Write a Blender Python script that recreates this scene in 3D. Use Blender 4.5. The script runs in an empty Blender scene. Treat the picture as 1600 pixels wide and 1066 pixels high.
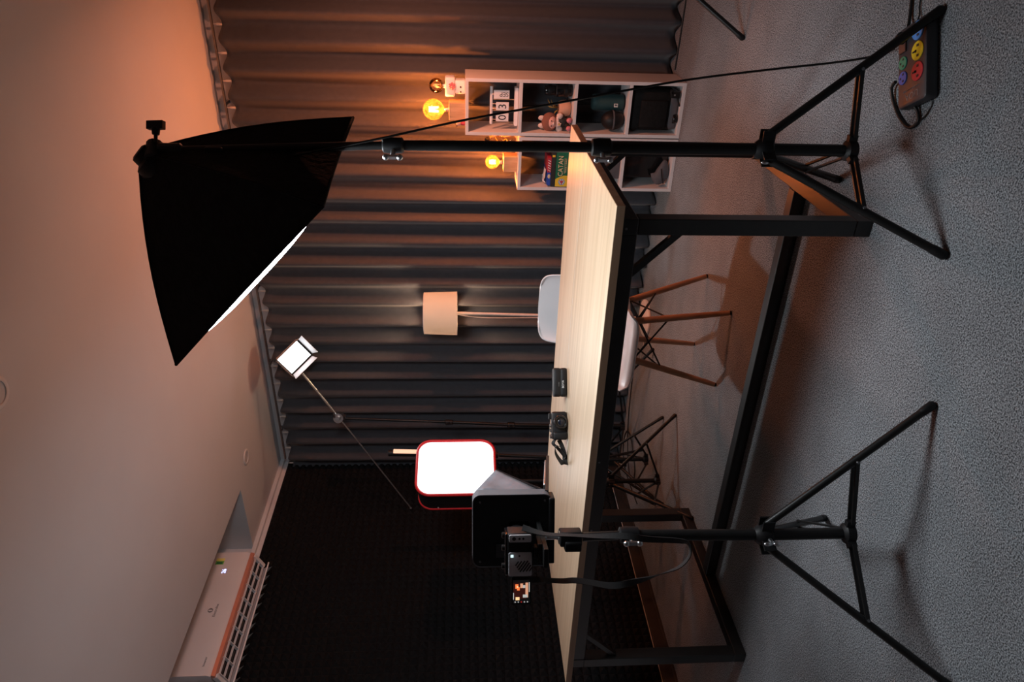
import bpy, bmesh, math, random
from mathutils import Vector, Matrix
random.seed(7)
SC = bpy.context.scene
COL = SC.collection
PI = math.pi

# ------------------------------------------------------------------ camera, world, exposure
YAW, PITCH, ROLL, FPX = 0.5469, 0.0675, -0.0022, 1123.45
EYE = Vector((3.79, -4.41, 1.22))
Fv = Vector((-math.sin(YAW)*math.cos(PITCH), math.cos(YAW)*math.cos(PITCH), -math.sin(PITCH)))
R0 = Vector((math.cos(YAW), math.sin(YAW), 0)); D0 = Fv.cross(R0)
cr, sr = math.cos(ROLL), math.sin(ROLL)
Rv = R0*cr - D0*sr; Dv = R0*sr + D0*cr
cd = bpy.data.cameras.new('camera'); cam = bpy.data.objects.new('camera', cd); COL.objects.link(cam)
cd.sensor_width = 36; cd.sensor_fit = 'HORIZONTAL'; cd.lens = 36*FPX/1600
cd.clip_start = 0.05; cd.clip_end = 50
# the photograph was taken with the camera turned on its side: world down runs along image +x
cam.matrix_world = Matrix(((Dv.x, Rv.x, -Fv.x, EYE.x), (Dv.y, Rv.y, -Fv.y, EYE.y), (Dv.z, Rv.z, -Fv.z, EYE.z), (0, 0, 0, 1)))
SC.camera = cam
w = bpy.data.worlds.new('world'); SC.world = w; w.use_nodes = True
w.node_tree.nodes['Background'].inputs[0].default_value = (0.5, 0.55, 0.65, 1)
w.node_tree.nodes['Background'].inputs[1].default_value = 0.02
SC.view_settings.view_transform = 'Standard'; SC.view_settings.look = 'None'
SC.view_settings.exposure = 0.0; SC.view_settings.gamma = 1.0; SC.view_settings.use_curve_mapping = False
SC.cycles.use_denoising = True
try: SC.cycles.denoiser = 'OPENIMAGEDENOISE'
except Exception: pass
SC.cycles.max_bounces = 8; SC.cycles.diffuse_bounces = 4; SC.cycles.glossy_bounces = 4
SC.cycles.transparent_max_bounces = 12; SC.cycles.sample_clamp_indirect = 6

# light levels
KEY = 24.0          # big softbox diffuser
KEYC = (0.88, 0.95, 1.0)
BULB_W = 48.0; BULBC = (1.0, 0.27, 0.085)
LAMP_W = 54.0; LAMPC = (1.0, 0.62, 0.38)
PANEL = 10.0; PANEL_W = 6.2; REDBOX = 2.6
FILL_W = 16.0        # lamp on the stand standing out of frame on the right
def area_light(name, loc, target, size, power, color):
    l = bpy.data.lights.new(name, 'AREA'); l.energy = power; l.color = color; l.shape = 'DISK'; l.size = size
    o = bpy.data.objects.new(name, l); COL.objects.link(o); o.location = loc
    o.rotation_euler = (Vector(target)-Vector(loc)).to_track_quat('-Z', 'Y').to_euler(); return o
def point_light(name, loc, power, color, r=0.02):
    l = bpy.data.lights.new(name, 'POINT'); l.energy = power; l.color = color; l.shadow_soft_size = r
    o = bpy.data.objects.new(name, l); COL.objects.link(o); o.location = loc; return o

# ------------------------------------------------------------------ materials
def mat(name, col=(.5,.5,.5), rough=.5, metal=0, emit=None, es=0, noise=None, bump=0, bscale=100, sheen=0, trans=0, spec=None, alpha=1):
    m = bpy.data.materials.new(name); m.use_nodes = True; nt = m.node_tree; b = nt.nodes['Principled BSDF']
    b.inputs['Base Color'].default_value = (*col, 1); b.inputs['Roughness'].default_value = rough; b.inputs['Metallic'].default_value = metal
    if spec is not None: b.inputs['Specular IOR Level'].default_value = spec
    if emit: b.inputs['Emission Color'].default_value = (*emit, 1); b.inputs['Emission Strength'].default_value = es
    if sheen: b.inputs['Sheen Weight'].default_value = sheen
    if trans: b.inputs['Transmission Weight'].default_value = trans
    b.inputs['Alpha'].default_value = alpha
    if noise:   # (scale, second colour)
        tc = nt.nodes.new('ShaderNodeTexCoord'); n = nt.nodes.new('ShaderNodeTexNoise'); n.inputs['Scale'].default_value = noise[0]; n.inputs['Detail'].default_value = 3
        r = nt.nodes.new('ShaderNodeValToRGB'); r.color_ramp.elements[0].color = (*col, 1); r.color_ramp.elements[1].color = (*noise[1], 1)
        r.color_ramp.elements[0].position = .35; r.color_ramp.elements[1].position = .65
        nt.links.new(tc.outputs['Object'], n.inputs['Vector']); nt.links.new(n.outputs['Fac'], r.inputs[0]); nt.links.new(r.outputs[0], b.inputs['Base Color'])
    if bump:
        tc = nt.nodes.new('ShaderNodeTexCoord'); n = nt.nodes.new('ShaderNodeTexNoise'); n.inputs['Scale'].default_value = bscale
        bp = nt.nodes.new('ShaderNodeBump'); bp.inputs['Strength'].default_value = bump; bp.inputs['Distance'].default_value = .01
        nt.links.new(tc.outputs['Object'], n.inputs['Vector']); nt.links.new(n.outputs['Fac'], bp.inputs['Height']); nt.links.new(bp.outputs[0], b.inputs['Normal'])
    return m
M = {}
M['ceiling'] = mat('ceiling_paint', (.60,.62,.66), .9, noise=(3,(.62,.64,.68)))
M['wall'] = mat('wall_paint', (.64,.65,.68), .9, noise=(4,(.67,.68,.71)))
M['farwall'] = mat('rear_wall_paint', (.30,.30,.31), .9, noise=(4,(.32,.32,.33)))
M['foam'] = mat('acoustic_foam', (.009,.009,.010), .95, noise=(60,(.014,.014,.015)), spec=.1)
M['skirting'] = mat('skirting_paint', (.018,.014,.013), .6, noise=(20,(.022,.017,.015)))
def carpet():
    m = bpy.data.materials.new('carpet'); m.use_nodes = True; nt = m.node_tree; b = nt.nodes['Principled BSDF']
    tc = nt.nodes.new('ShaderNodeTexCoord')
    def N(s, d):
        n = nt.nodes.new('ShaderNodeTexNoise'); n.inputs['Scale'].default_value = s; n.inputs['Detail'].default_value = d
        nt.links.new(tc.outputs['Object'], n.inputs['Vector']); return n
    a, c, e = N(240, 2), N(7, 2), N(420, 2)
    r = nt.nodes.new('ShaderNodeValToRGB'); r.color_ramp.elements[0].position = .36; r.color_ramp.elements[1].position = .68
    r.color_ramp.elements[0].color = (.066,.070,.076,1); r.color_ramp.elements[1].color = (.48,.51,.54,1)
    nt.links.new(a.outputs['Fac'], r.inputs[0])
    mx = nt.nodes.new('ShaderNodeMix'); mx.data_type = 'RGBA'; mx.blend_type = 'MULTIPLY'; mx.inputs[0].default_value = 1
    r2 = nt.nodes.new('ShaderNodeValToRGB'); r2.color_ramp.elements[0].position = .3; r2.color_ramp.elements[1].position = .7
    r2.color_ramp.elements[0].color = (.86,.86,.86,1); r2.color_ramp.elements[1].color = (1,1,1,1)
    nt.links.new(c.outputs['Fac'], r2.inputs[0]); nt.links.new(r.outputs[0], mx.inputs[6]); nt.links.new(r2.outputs[0], mx.inputs[7])
    nt.links.new(mx.outputs[2], b.inputs['Base Color']); b.inputs['Roughness'].default_value = 1; b.inputs['Specular IOR Level'].default_value = .05
    bp = nt.nodes.new('ShaderNodeBump'); bp.inputs['Strength'].default_value = .8; bp.inputs['Distance'].default_value = .006
    nt.links.new(a.outputs['Fac'], bp.inputs['Height']); nt.links.new(bp.outputs[0], b.inputs['Normal']); return m
M['carpet'] = carpet()
def wood(name, base, dark, light, scale, rough=.45, ang=0.0, line=None):
    m = bpy.data.materials.new(name); m.use_nodes = True; nt = m.node_tree; b = nt.nodes['Principled BSDF']
    tc = nt.nodes.new('ShaderNodeTexCoord'); mp = nt.nodes.new('ShaderNodeMapping'); mp.inputs['Scale'].default_value = scale; mp.inputs['Rotation'].default_value = (0, 0, ang)
    n = nt.nodes.new('ShaderNodeTexNoise'); n.inputs['Scale'].default_value = 1; n.inputs['Detail'].default_value = 5; n.inputs['Roughness'].default_value = .6
    r = nt.nodes.new('ShaderNodeValToRGB'); e = r.color_ramp.elements; e[0].position = .3; e[0].color = (*dark, 1); e[1].position = .7; e[1].color = (*light, 1)
    k = e.new(.5); k.color = (*base, 1)
    nt.links.new(tc.outputs['Object'], mp.inputs[0]); nt.links.new(mp.outputs[0], n.inputs['Vector']); nt.links.new(n.outputs['Fac'], r.inputs[0])
    nt.links.new(r.outputs[0], b.inputs['Base Color']); b.inputs['Roughness'].default_value = rough
    return m
M['table_wood'] = wood('table_oak', (.60,.46,.31), (.52,.39,.25), (.68,.54,.38), (1.2,34,34), .42, )
M['table_edge'] = wood('table_edge', (.30,.18,.11), (.25,.15,.09), (.35,.22,.14), (2,30,30), .6)
M['block_wood'] = wood('beech_block', (.62,.38,.20), (.52,.30,.15), (.70,.45,.25), (60,60,8), .5)
M['leg_wood'] = wood('chair_leg_wood', (.42,.22,.12), (.34,.17,.09), (.50,.28,.16), (60,60,6), .5)
M['black_metal'] = mat('black_powder_coat', (.009,.009,.009), .38, noise=(40,(.012,.012,.012)), spec=.35)
M['frame_metal'] = mat('table_frame_paint', (.016,.015,.015), .33, noise=(25,(.02,.019,.018)))
M['black_plastic'] = mat('black_plastic', (.008,.008,.009), .5, noise=(50,(.011,.011,.012)), spec=.3)
M['gloss_black'] = mat('gloss_black', (.008,.008,.009), .12, noise=(30,(.01,.01,.011)))
M['black_fabric'] = mat('black_fabric', (.007,.007,.007), .8, noise=(40,(.010,.010,.010)), bump=.3, bscale=60, spec=.2)
M['hood_cloth'] = mat('hood_cloth', (.10,.11,.13), .55, noise=(18,(.13,.14,.16)), bump=.6, bscale=14)
M['strap'] = mat('strap_webbing', (.014,.014,.015), .75, noise=(200,(.02,.02,.021)))
M['cable'] = mat('cable_rubber', (.008,.008,.008), .5, noise=(100,(.010,.010,.010)))
M['silver'] = mat('silver_metal', (.55,.58,.6), .3, 1, noise=(50,(.6,.62,.64)))
M['dark_steel'] = mat('dark_steel', (.18,.18,.19), .3, 1, noise=(50,(.22,.22,.23)))
M['chrome_lens'] = mat('lens_glass', (.01,.012,.02), .05, noise=(5,(.012,.014,.024)))
M['white_laminate'] = mat('white_laminate', (.74,.72,.72), .45, noise=(8,(.77,.75,.75)))
M['white_plastic'] = mat('white_plastic', (.86,.86,.88), .35, noise=(8,(.88,.88,.90)))
M['ac_white'] = mat('ac_white', (.66,.66,.68), .35, noise=(5,(.69,.69,.71)))
M['rose'] = mat('rose_gold_trim', (.55,.22,.15), .35, .2, noise=(20,(.60,.25,.17)))
M['grey_plastic'] = mat('grey_plastic', (.55,.55,.58), .4, noise=(60,(.58,.58,.61)))
M['red_trim'] = mat('red_trim', (.55,.010,.015), .5, noise=(40,(.62,.015,.02)))
M['ink'] = mat('black_ink', (.02,.02,.02), .6, noise=(50,(.025,.025,.025)))
M['cream'] = mat('cream_print', (.80,.62,.36), .6, noise=(50,(.84,.66,.4)))
M['white_print'] = mat('white_print', (.75,.75,.72), .6, noise=(50,(.8,.8,.78)))
M['grey_print'] = mat('grey_print', (.22,.22,.23), .6, noise=(50,(.25,.25,.26)))
M['curtain'] = mat('curtain_cloth', (.062,.067,.080), .85, noise=(30,(.070,.075,.088)), sheen=.25, spec=.25)
def flat(name, c, r=.5): M[name] = mat(name, c, r, noise=(30, tuple(min(1, x*1.12) for x in c)))
flat('socket_lightblue', (.05,.28,.75)); flat('socket_yellow', (.85,.68,.02)); flat('socket_red', (.50,.02,.04)); flat('socket_green', (.01,.22,.13)); flat('socket_blue', (.03,.09,.42)); flat('switch_brown', (.10,.04,.03))
flat('strip_grey', (.035,.036,.042), .45); flat('box_green', (.008,.14,.07)); flat('box_yellow', (.80,.55,.04)); flat('box_blue', (.02,.08,.45)); flat('box_red', (.45,.03,.06)); flat('paper', (.75,.73,.72), .8)
flat('teal_cloth', (.012,.05,.055), .7); flat('plush_brown', (.24,.10,.07), .9); flat('plush_pink', (.72,.40,.34), .9); flat('plush_white', (.75,.62,.56), .9); flat('pot_clay', (.62,.36,.24), .7); flat('leaf_olive', (.30,.22,.06), .6); flat('pink_knob', (.62,.20,.24)); flat('bag_grey', (.09,.09,.10), .8); flat('hexblue', (.15,.35,.50)); flat('label_green', (.15,.45,.08)); flat('label_yellow', (.75,.70,.2)); flat('hair_dark', (.03,.02,.02)); flat('skin', (.65,.40,.30)); flat('pole_white', (.68,.62,.58), .4); flat('lamp_base_white', (.72,.66,.62), .5)
def emis(name, c, s): M[name] = mat(name, (.05,.05,.05), .5, emit=c, es=s)
emis('key_diffuser', KEYC, KEY); emis('panel_leds', (.97,.98,1.0), PANEL); emis('red_box_diffuser', (1.0,.98,.99), REDBOX)
emis('tube_glow', (1.0,.55,.36), 1.25); emis('filament', (1.0,.62,.20), 14.0); emis('screen_green', (.7,.95,1.0), 1.2)
emis('ac_led', (.45,.5,1.0), 3.0)
emis('px_dark', (.05,.008,.006), .6); emis('px_orange', (1.0,.22,.06), 1.0); emis('px_peach', (.95,.45,.28), .75); emis('px_white', (.85,.85,.82), .55); emis('px_red', (.8,.03,.02), .5); emis('px_hot', (1.0,.6,.3), 1.2); emis('flood_disc', (1.0,.32,.15), 8.0); emis('px_black', (.01,.01,.012), .3)
def barn(name):
    return mat(name, (.50,.50,.51), .6, noise=(20,(.54,.54,.55)))
M['barn_inner'] = barn('barn_door_white')
def glassy(name, tint, amt):
    m = bpy.data.materials.new(name); m.use_nodes = True; nt = m.node_tree; nt.nodes.remove(nt.nodes['Principled BSDF']); out = nt.nodes['Material Output']
    t = nt.nodes.new('ShaderNodeBsdfTransparent'); t.inputs[0].default_value = (*tint, 1)
    g = nt.nodes.new('ShaderNodeBsdfGlossy'); g.inputs[0].default_value = (1, .9, .7, 1); g.inputs['Roughness'].default_value = .04
    d = nt.nodes.new('ShaderNodeBsdfTranslucent'); d.inputs[0].default_value = (1, .55, .12, 1)
    ly = nt.nodes.new('ShaderNodeLayerWeight'); ly.inputs[0].default_value = .35
    mx = nt.nodes.new('ShaderNodeMixShader'); m2 = nt.nodes.new('ShaderNodeMixShader'); m2.inputs[0].default_value = amt
    nt.links.new(t.outputs[0], m2.inputs[1]); nt.links.new(d.outputs[0], m2.inputs[2])
    nt.links.new(ly.outputs['Fresnel'], mx.inputs[0]); nt.links.new(m2.outputs[0], mx.inputs[1]); nt.links.new(g.outputs[0], mx.inputs[2]); nt.links.new(mx.outputs[0], out.inputs[0]); return m
M['bulb_glass'] = glassy('amber_bulb_glass', (1.0,.78,.40), .05)
M['clear_glass'] = glassy('clear_bulb_glass', (.95,.88,.78), .03)
def shade_mat():
    m = bpy.data.materials.new('lamp_shade_cloth'); m.use_nodes = True; nt = m.node_tree; nt.nodes.remove(nt.nodes['Principled BSDF']); out = nt.nodes['Material Output']
    d = nt.nodes.new('ShaderNodeBsdfDiffuse'); d.inputs[0].default_value = (.8,.76,.72,1)
    t = nt.nodes.new('ShaderNodeBsdfTranslucent'); t.inputs[0].default_value = (.85,.78,.70,1)
    n = nt.nodes.new('ShaderNodeTexNoise'); n.inputs['Scale'].default_value = 90
    mx = nt.nodes.new('ShaderNodeMixShader'); mx.inputs[0].default_value = .5
    nt.links.new(d.outputs[0], mx.inputs[1]); nt.links.new(t.outputs[0], mx.inputs[2]); nt.links.new(mx.outputs[0], out.inputs[0]); return m
M['shade'] = shade_mat()

# ------------------------------------------------------------------ mesh builder
def frame(o, x, y, z):
    return Matrix(((x[0],y[0],z[0],o[0]),(x[1],y[1],z[1],o[1]),(x[2],y[2],z[2],o[2]),(0,0,0,1)))
def along(p0, p1):
    p0 = Vector(p0); z = (Vector(p1)-p0).normalized(); t = Vector((0,0,1)) if abs(z.z) < .9 else Vector((1,0,0))
    x = t.cross(z).normalized(); y = z.cross(x); return frame(p0, x, y, z)
class B:
    def __init__(s): s.v = []; s.f = []; s.m = []; s.mats = []
    def mi(s, m):
        if m not in s.mats: s.mats.append(m)
        return s.mats.index(m)
    def add(s, vs, fs, m=None, X=None):
        k = len(s.v); s.v += [tuple(X @ Vector(v)) if X is not None else tuple(v) for v in vs]
        s.f += [[i+k for i in f] for f in fs]; s.m += [s.mi(m)]*len(fs); return s
    def box(s, c, d, m=None, X=None):
        x, y, z = d[0]/2, d[1]/2, d[2]/2
        vs = [(c[0]+a*x, c[1]+b*y, c[2]+e*z) for a in (-1,1) for b in (-1,1) for e in (-1,1)]
        return s.add(vs, [(0,1,3,2),(4,6,7,5),(0,4,5,1),(2,3,7,6),(0,2,6,4),(1,5,7,3)], m, X)
    def prism(s, poly, z0, z1, m=None, X=None, mtop=None):
        n = len(poly); vs = [(p[0],p[1],z0) for p in poly]+[(p[0],p[1],z1) for p in poly]
        s.add(vs, [[i,(i+1)%n,n+(i+1)%n,n+i] for i in range(n)]+[list(range(n))[::-1]], m, X)
        return s.add([(p[0],p[1],z1) for p in poly], [list(range(n))], mtop or m, X)
    def rbox(s, c, d, r, m=None, X=None, n=5, top=0):
        # rounded in xy, with a soft top and bottom edge
        hx, hy, hz = d[0]/2, d[1]/2, d[2]/2; e = min(r*.5, hz*.6) if top == 0 else top
        rings = []
        def ring(k, z):
            pts = []
            for qx, qy, a0 in ((1,1,0),(-1,1,90),(-1,-1,180),(1,-1,270)):
                for i in range(n+1):
                    a = math.radians(a0+90*i/n); rr = max(r-k, .0003)
                    pts.append((c[0]+qx*(hx-r)+rr*math.cos(a), c[1]+qy*(hy-r)+rr*math.sin(a), c[2]+z))
            return pts
        R = [ring(e, -hz), ring(e*.3, -hz+e*.3), ring(0, -hz+e), ring(0, hz-e), ring(e*.3, hz-e*.3), ring(e, hz)]
        N = len(R[0]); vs = [p for q in R for p in q]
        fs = [[j*N+i, j*N+(i+1)%N, (j+1)*N+(i+1)%N, (j+1)*N+i] for j in range(5) for i in range(N)]
        fs += [list(range(N))[::-1], [5*N+i for i in range(N)]]
        return s.add(vs, fs, m, X)
    def lathe(s, prof, m=None, X=None, n=24, cap=True):
        vs = [(r*math.cos(2*PI*i/n), r*math.sin(2*PI*i/n), z) for r, z in prof for i in range(n)]
        fs = [[j*n+i, j*n+(i+1)%n, (j+1)*n+(i+1)%n, (j+1)*n+i] for j in range(len(prof)-1) for i in range(n)]
        if cap: fs += [list(range(n))[::-1], [(len(prof)-1)*n+i for i in range(n)]]
        return s.add(vs, fs, m, X)
    def cyl(s, p0, p1, r0, r1=None, m=None, n=14):
        L = (Vector(p1)-Vector(p0)).length; r1 = r0 if r1 is None else r1
        return s.lathe([(r0,0),(r1,L)], m, along(p0, p1), n)
    def ball(s, c, r, m=None, sc=(1,1,1), X=None, n=16, k=10):
        prof = [(max(math.sin(PI*j/k),.002), -math.cos(PI*j/k)) for j in range(k+1)]
        T = Matrix.Translation(c) @ Matrix.Diagonal((r*sc[0], r*sc[1], r*sc[2], 1))
        return s.lathe(prof, m, (X @ T) if X is not None else T, n)
    def tube(s, pts, r, m=None, n=8, closed=False):
        P = [Vector(p) for p in pts]; N = len(P); rs = r if isinstance(r, (list, tuple)) else [r]*N
        rings = []; up = None
        for i in range(N):
            t = (P[(i+1) % N]-P[i-1]) if closed else (P[min(i+1,N-1)]-P[max(i-1,0)]); t.normalize()
            if up is None: up = Vector((0,0,1)) if abs(t.z) < .9 else Vector((1,0,0))
            x = (up - t*up.dot(t)).normalized(); y = t.cross(x); up = x
            rings.append([P[i]+x*math.cos(2*PI*j/n)*rs[i]+y*math.sin(2*PI*j/n)*rs[i] for j in range(n)])
        vs = [p for q in rings for p in q]; K = N if closed else N-1
        fs = [[i*n+j, i*n+(j+1)%n, ((i+1)%N)*n+(j+1)%n, ((i+1)%N)*n+j] for i in range(K) for j in range(n)]
        if not closed: fs += [list(range(n))[::-1], [(N-1)*n+j for j in range(n)]]
        return s.add(vs, fs, m)
    def ribbon(s, pts, sides, wd, th, m=None):
        P = [Vector(p) for p in pts]; vs = []; N = len(P)
        for i in range(N):
            t = (P[min(i+1,N-1)]-P[max(i-1,0)]).normalized(); sd = Vector(sides[i]); sd = (sd-t*sd.dot(t)).normalized(); nn = t.cross(sd)
            for a, b in ((1,1),(-1,1),(-1,-1),(1,-1)): vs.append(P[i]+sd*a*wd/2+nn*b*th/2)
        fs = [[i*4+j, i*4+(j+1)%4, (i+1)*4+(j+1)%4, (i+1)*4+j] for i in range(N-1) for j in range(4)]+[[3,2,1,0],[(N-1)*4+j for j in range(4)]]
        return s.add(vs, fs, m)
def catmull(pts, k=6):
    P = [Vector(p) for p in pts]; out = []
    for i in range(len(P)-1):
        a, b, c, d = P[max(i-1,0)], P[i], P[i+1], P[min(i+2,len(P)-1)]
        for j in range(k):
            t = j/k; out.append(.5*((2*b)+(c-a)*t+(2*a-5*b+4*c-d)*t*t+(3*b-a-3*c+d)*t**3))
    out.append(P[-1]); return out
def link(name, mesh, parent=None, loc=None):
    o = bpy.data.objects.new(name, mesh); COL.objects.link(o)
    if parent: o.parent = parent
    return o
ORIG = {}
def mk(name, b, m=None, parent=None, smooth=None, bevel=0, label=None, world=True):
    """one mesh object; vertices are given in world space and moved into the parent's frame"""
    me = bpy.data.meshes.new(name); vs = b.v
    base = ORIG.get(parent.name) if (parent and world) else None
    if base is not None: inv = base.inverted(); vs = [tuple(inv @ Vector(v)) for v in vs]
    me.from_pydata(vs, [], b.f); me.update()
    for x in b.mats: me.materials.append(M[x] if x else M[m])
    for p, i in zip(me.polygons, b.m): p.material_index = i
    bm = bmesh.new(); bm.from_mesh(me); bmesh.ops.recalc_face_normals(bm, faces=bm.faces); bm.to_mesh(me); bm.free()
    if smooth is not None:
        for p in me.polygons: p.use_smooth = True
        for e in me.edges: pass
        me.set_sharp_from_angle(angle=math.radians(smooth))
    o = link(name, me, parent)
    if bevel:
        md = o.modifiers.new('bevel', 'BEVEL'); md.width = bevel; md.segments = 2; md.limit_method = 'ANGLE'
    if label: o['label'] = label
    if base is not None: ORIG[o.name] = base
    elif parent is None: pass
    return o
def tag(o, label, cat, group=None):
    o['label'] = label; o['category'] = cat
    if group: o['group'] = group
    return o
def thing(name, label, cat, loc=(0,0,0), group=None, X=None):
    o = bpy.data.objects.new(name, None); COL.objects.link(o); o.empty_display_size = .05
    T = X if X is not None else Matrix.Translation(loc); o.matrix_world = T; ORIG[o.name] = T.copy()
    return tag(o, label, cat, group)
def solo(name, b, m, label, cat, loc, group=None, smooth=None, bevel=0):
    """a thing that is one mesh, origin at loc"""
    b.v = [tuple(Vector(v)-Vector(loc)) for v in b.v]
    o = mk(name, b, m, None, smooth, bevel); o.location = loc; ORIG[o.name] = Matrix.Translation(loc); return tag(o, label, cat, group)
def struct(name, b, m, parent=None, smooth=None, bevel=0):
    o = mk(name, b, m, parent, smooth, bevel)
    if parent is None: o['kind'] = 'structure'; ORIG[o.name] = Matrix.Identity(4)
    return o
def text(name, s, size, X, m, parent, ext=.0004, align='CENTER', sx=1.0):
    cu = bpy.data.curves.new('t', 'FONT'); cu.body = s; cu.size = size; cu.extrude = ext; cu.align_x = align; cu.align_y = 'CENTER'; cu.resolution_u = 3
    t = bpy.data.objects.new('t', cu); COL.objects.link(t); bpy.context.view_layer.update()
    me = bpy.data.meshes.new_from_object(t.evaluated_get(bpy.context.evaluated_depsgraph_get())); bpy.data.objects.remove(t); bpy.data.curves.remove(cu)
    me.name = name; inv = ORIG[parent.name].inverted() @ X @ Matrix.Diagonal((sx,1,1,1)); me.transform(inv); me.materials.clear(); me.materials.append(M[m])
    return link(name, me, parent)

# ------------------------------------------------------------------ the room
H = 2.643
struct('floor', B().box((2.7,-3.3,-.05), (5.8,7.0,.1)), 'carpet')
back = struct('wall_back', B().box((2.7,.06,1.5), (5.8,.12,3.1)), 'wall')
left = struct('wall_left', B().box((-.06,-3.3,1.5), (.12,7.0,3.1)), 'wall')
struct('wall_right', B().box((5.46,-3.3,1.5), (.12,7.0,3.1)), 'farwall')
struct('wall_rear', B().box((2.7,-6.86,1.5), (5.8,.12,3.1)), 'farwall')
# ceiling slab with the notch over the air conditioner
NX, NY, NY2 = .535, -.885, -2.75
cb = B()
cb.box(((NX+5.6)/2,-3.4,H+.2), (5.6-NX,7.2,.4)); cb.box((NX/2-.06,NY/2,H+.2), (NX+.12,-NY,.4)); cb.box((NX/2-.06,(NY2-6.9)/2,H+.2), (NX+.12,6.9+NY2,.4)); cb.box((NX/2-.06,(NY+NY2)/2,H+.44), (NX+.12,NY-NY2,.08))
ceil = struct('ceiling', cb, 'ceiling')
# acoustic foam tiles on the left wall: pyramids, 5 cm pitch
def foam_mesh(w_, h_, nx, nz):
    b = B(); dx, dz = w_/nx, h_/nz
    vs = [(.004, i*dx, j*dz) for j in range(nz+1) for i in range(nx+1)]; fs = []
    for j in range(nz):
        for i in range(nx):
            k = len(vs); vs.append((.034, (i+.5)*dx, (j+.5)*dz)); a = j*(nx+1)+i
            q = [a, a+1, a+nx+2, a+nx+1]; fs += [[q[t], q[(t+1)%4], k] for t in range(4)]
    b.add(vs, fs); b.box((.002, w_/2, h_/2), (.004, w_, h_)); return b
fm = None
cols = [(-.5-.5*i) for i in range(5)]
for i, y0 in enumerate(cols):
    for j in range(6):
        z0 = .085+j*.5; hh = min(.5, 2.615-z0)
        if hh < .1: continue
        if hh > .49:
            if fm is None:
                o = mk('foam_tile', foam_mesh(.5,.5,10,10), 'foam', None); fm = o.data; o.parent = left
            else: o = link('foam_tile', fm, left)
        else:
            n = max(1, round(hh/.05))
            if 'short' not in globals(): o = mk('foam_tile', foam_mesh(.5,hh,10,n), 'foam', None); globals()['short'] = o.data; o.parent = left
            else: o = link('foam_tile', globals()['short'], left)
        o.location = (0, y0, z0)
        if (i+j) % 2 and hh > .49:
            o.rotation_euler = (PI/2, 0, 0); o.location = (0, y0+.5, z0)
struct('baseboard_left', B().box((.012,-3.3,.04), (.024,6.9,.08)).box((.016,-3.3,.008),(.032,6.9,.016)), 'skirting', bevel=.003)
struct('trim_1', B().box((.015,-3.3,2.629), (.03,6.9,.028)), 'wall', bevel=.003)
# curtain track
tr = thing('curtain_track', 'thin dark metal curtain track running along the top of the wall', 'curtain track', (2.6,-.055,2.60))
tb = B(); tb.box((2.7,-.072,2.585), (5.2,.018,.010)); mk('rail', tb, 'dark_steel', tr)
for k in range(9):
    x = .35+k*.6; bb = B(); bb.box((x,-.031,2.585), (.014,.062,.006)); bb.box((x,-.003,2.595),(.02,.006,.03)); mk('bracket', bb, 'dark_steel', tr)
# ------------------------------------------------------------------ curtain
cb = B(); pitch = .149; nx = 35*20; zs = [.012,.06,.5,1.2,1.9,2.40,2.52,2.545]; x0, x1 = .012, .012+35*pitch
vs = []
for j, z in enumerate(zs):
    for i in range(nx+1):
        t = i/20.0; ph = 2*PI*t; wob = .18*math.sin(t*1.7+.4)+.12*math.sin(t*3.1+z*.35)
        az = .060-.022*(z/2.4) if z < 2.45 else .024
        a = az*(1+.14*math.sin(t*2.3)+.08*math.sin(z*1.3+t*.9))
        y = -.077 + a*math.sin(ph+wob) + a*.05*math.sin(2*ph+.6)
        x = x0+t*pitch
        x = min(max(x, .006), 5.39)
        zz = z + (.005*math.sin(t*.8) if j == 0 else 0) - (.010*max(0, math.sin(ph+wob)) if j >= 6 else 0)
        if j == len(zs)-1: zz = z + .010*math.sin(ph+wob+PI)
        vs.append((x, y, zz))
n1 = nx+1
cb.add(vs, [[j*n1+i, j*n1+i+1, (j+1)*n1+i+1, (j+1)*n1+i] for j in range(len(zs)-1) for i in range(nx)])
cur = solo('curtain', cb, 'curtain', 'floor-length charcoal curtain in even wave folds across the whole wall', 'curtain', (2.6,-.088,.012), smooth=80)
md = cur.modifiers.new('thick', 'SOLIDIFY'); md.thickness = .0025
# hooks of the curtain, one per wave
hb = B()
for k in range(33):
    t = k+.25; x = x0+t*pitch
    hb.cyl((x,-.066,2.535), (x,-.069,2.582), .0022, n=6); hb.box((x,-.066,2.548),(.012,.003,.03))
hk = mk('hook', hb, 'pole_white', None); hk['kind'] = 'stuff'; hk.parent = cur; hk.matrix_parent_inverse = Matrix.Translation(cur.location).inverted()

# recessed ceiling fittings
def downlight(x, y, label):
    t = thing('ceiling_light', label, 'ceiling light', (x,y,H))
    mk('trim_ring', B().lathe([(.036,H),(.052,H),(.053,H-.004),(.048,H-.008),(.038,H-.006),(.036,H)], None, Matrix.Translation((x,y,0)), 28, cap=False), 'ac_white', t, 60)
    mk('lens', B().lathe([(.002,H-.003),(.037,H-.003)], None, Matrix.Translation((x,y,0)), 28, cap=False), 'grey_plastic', t)
downlight(.64, -.69, 'small unlit round downlight in the ceiling near the dark corner')
downlight(2.462, -2.528, 'unlit round ceiling fitting at the very edge of the photo')

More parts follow.
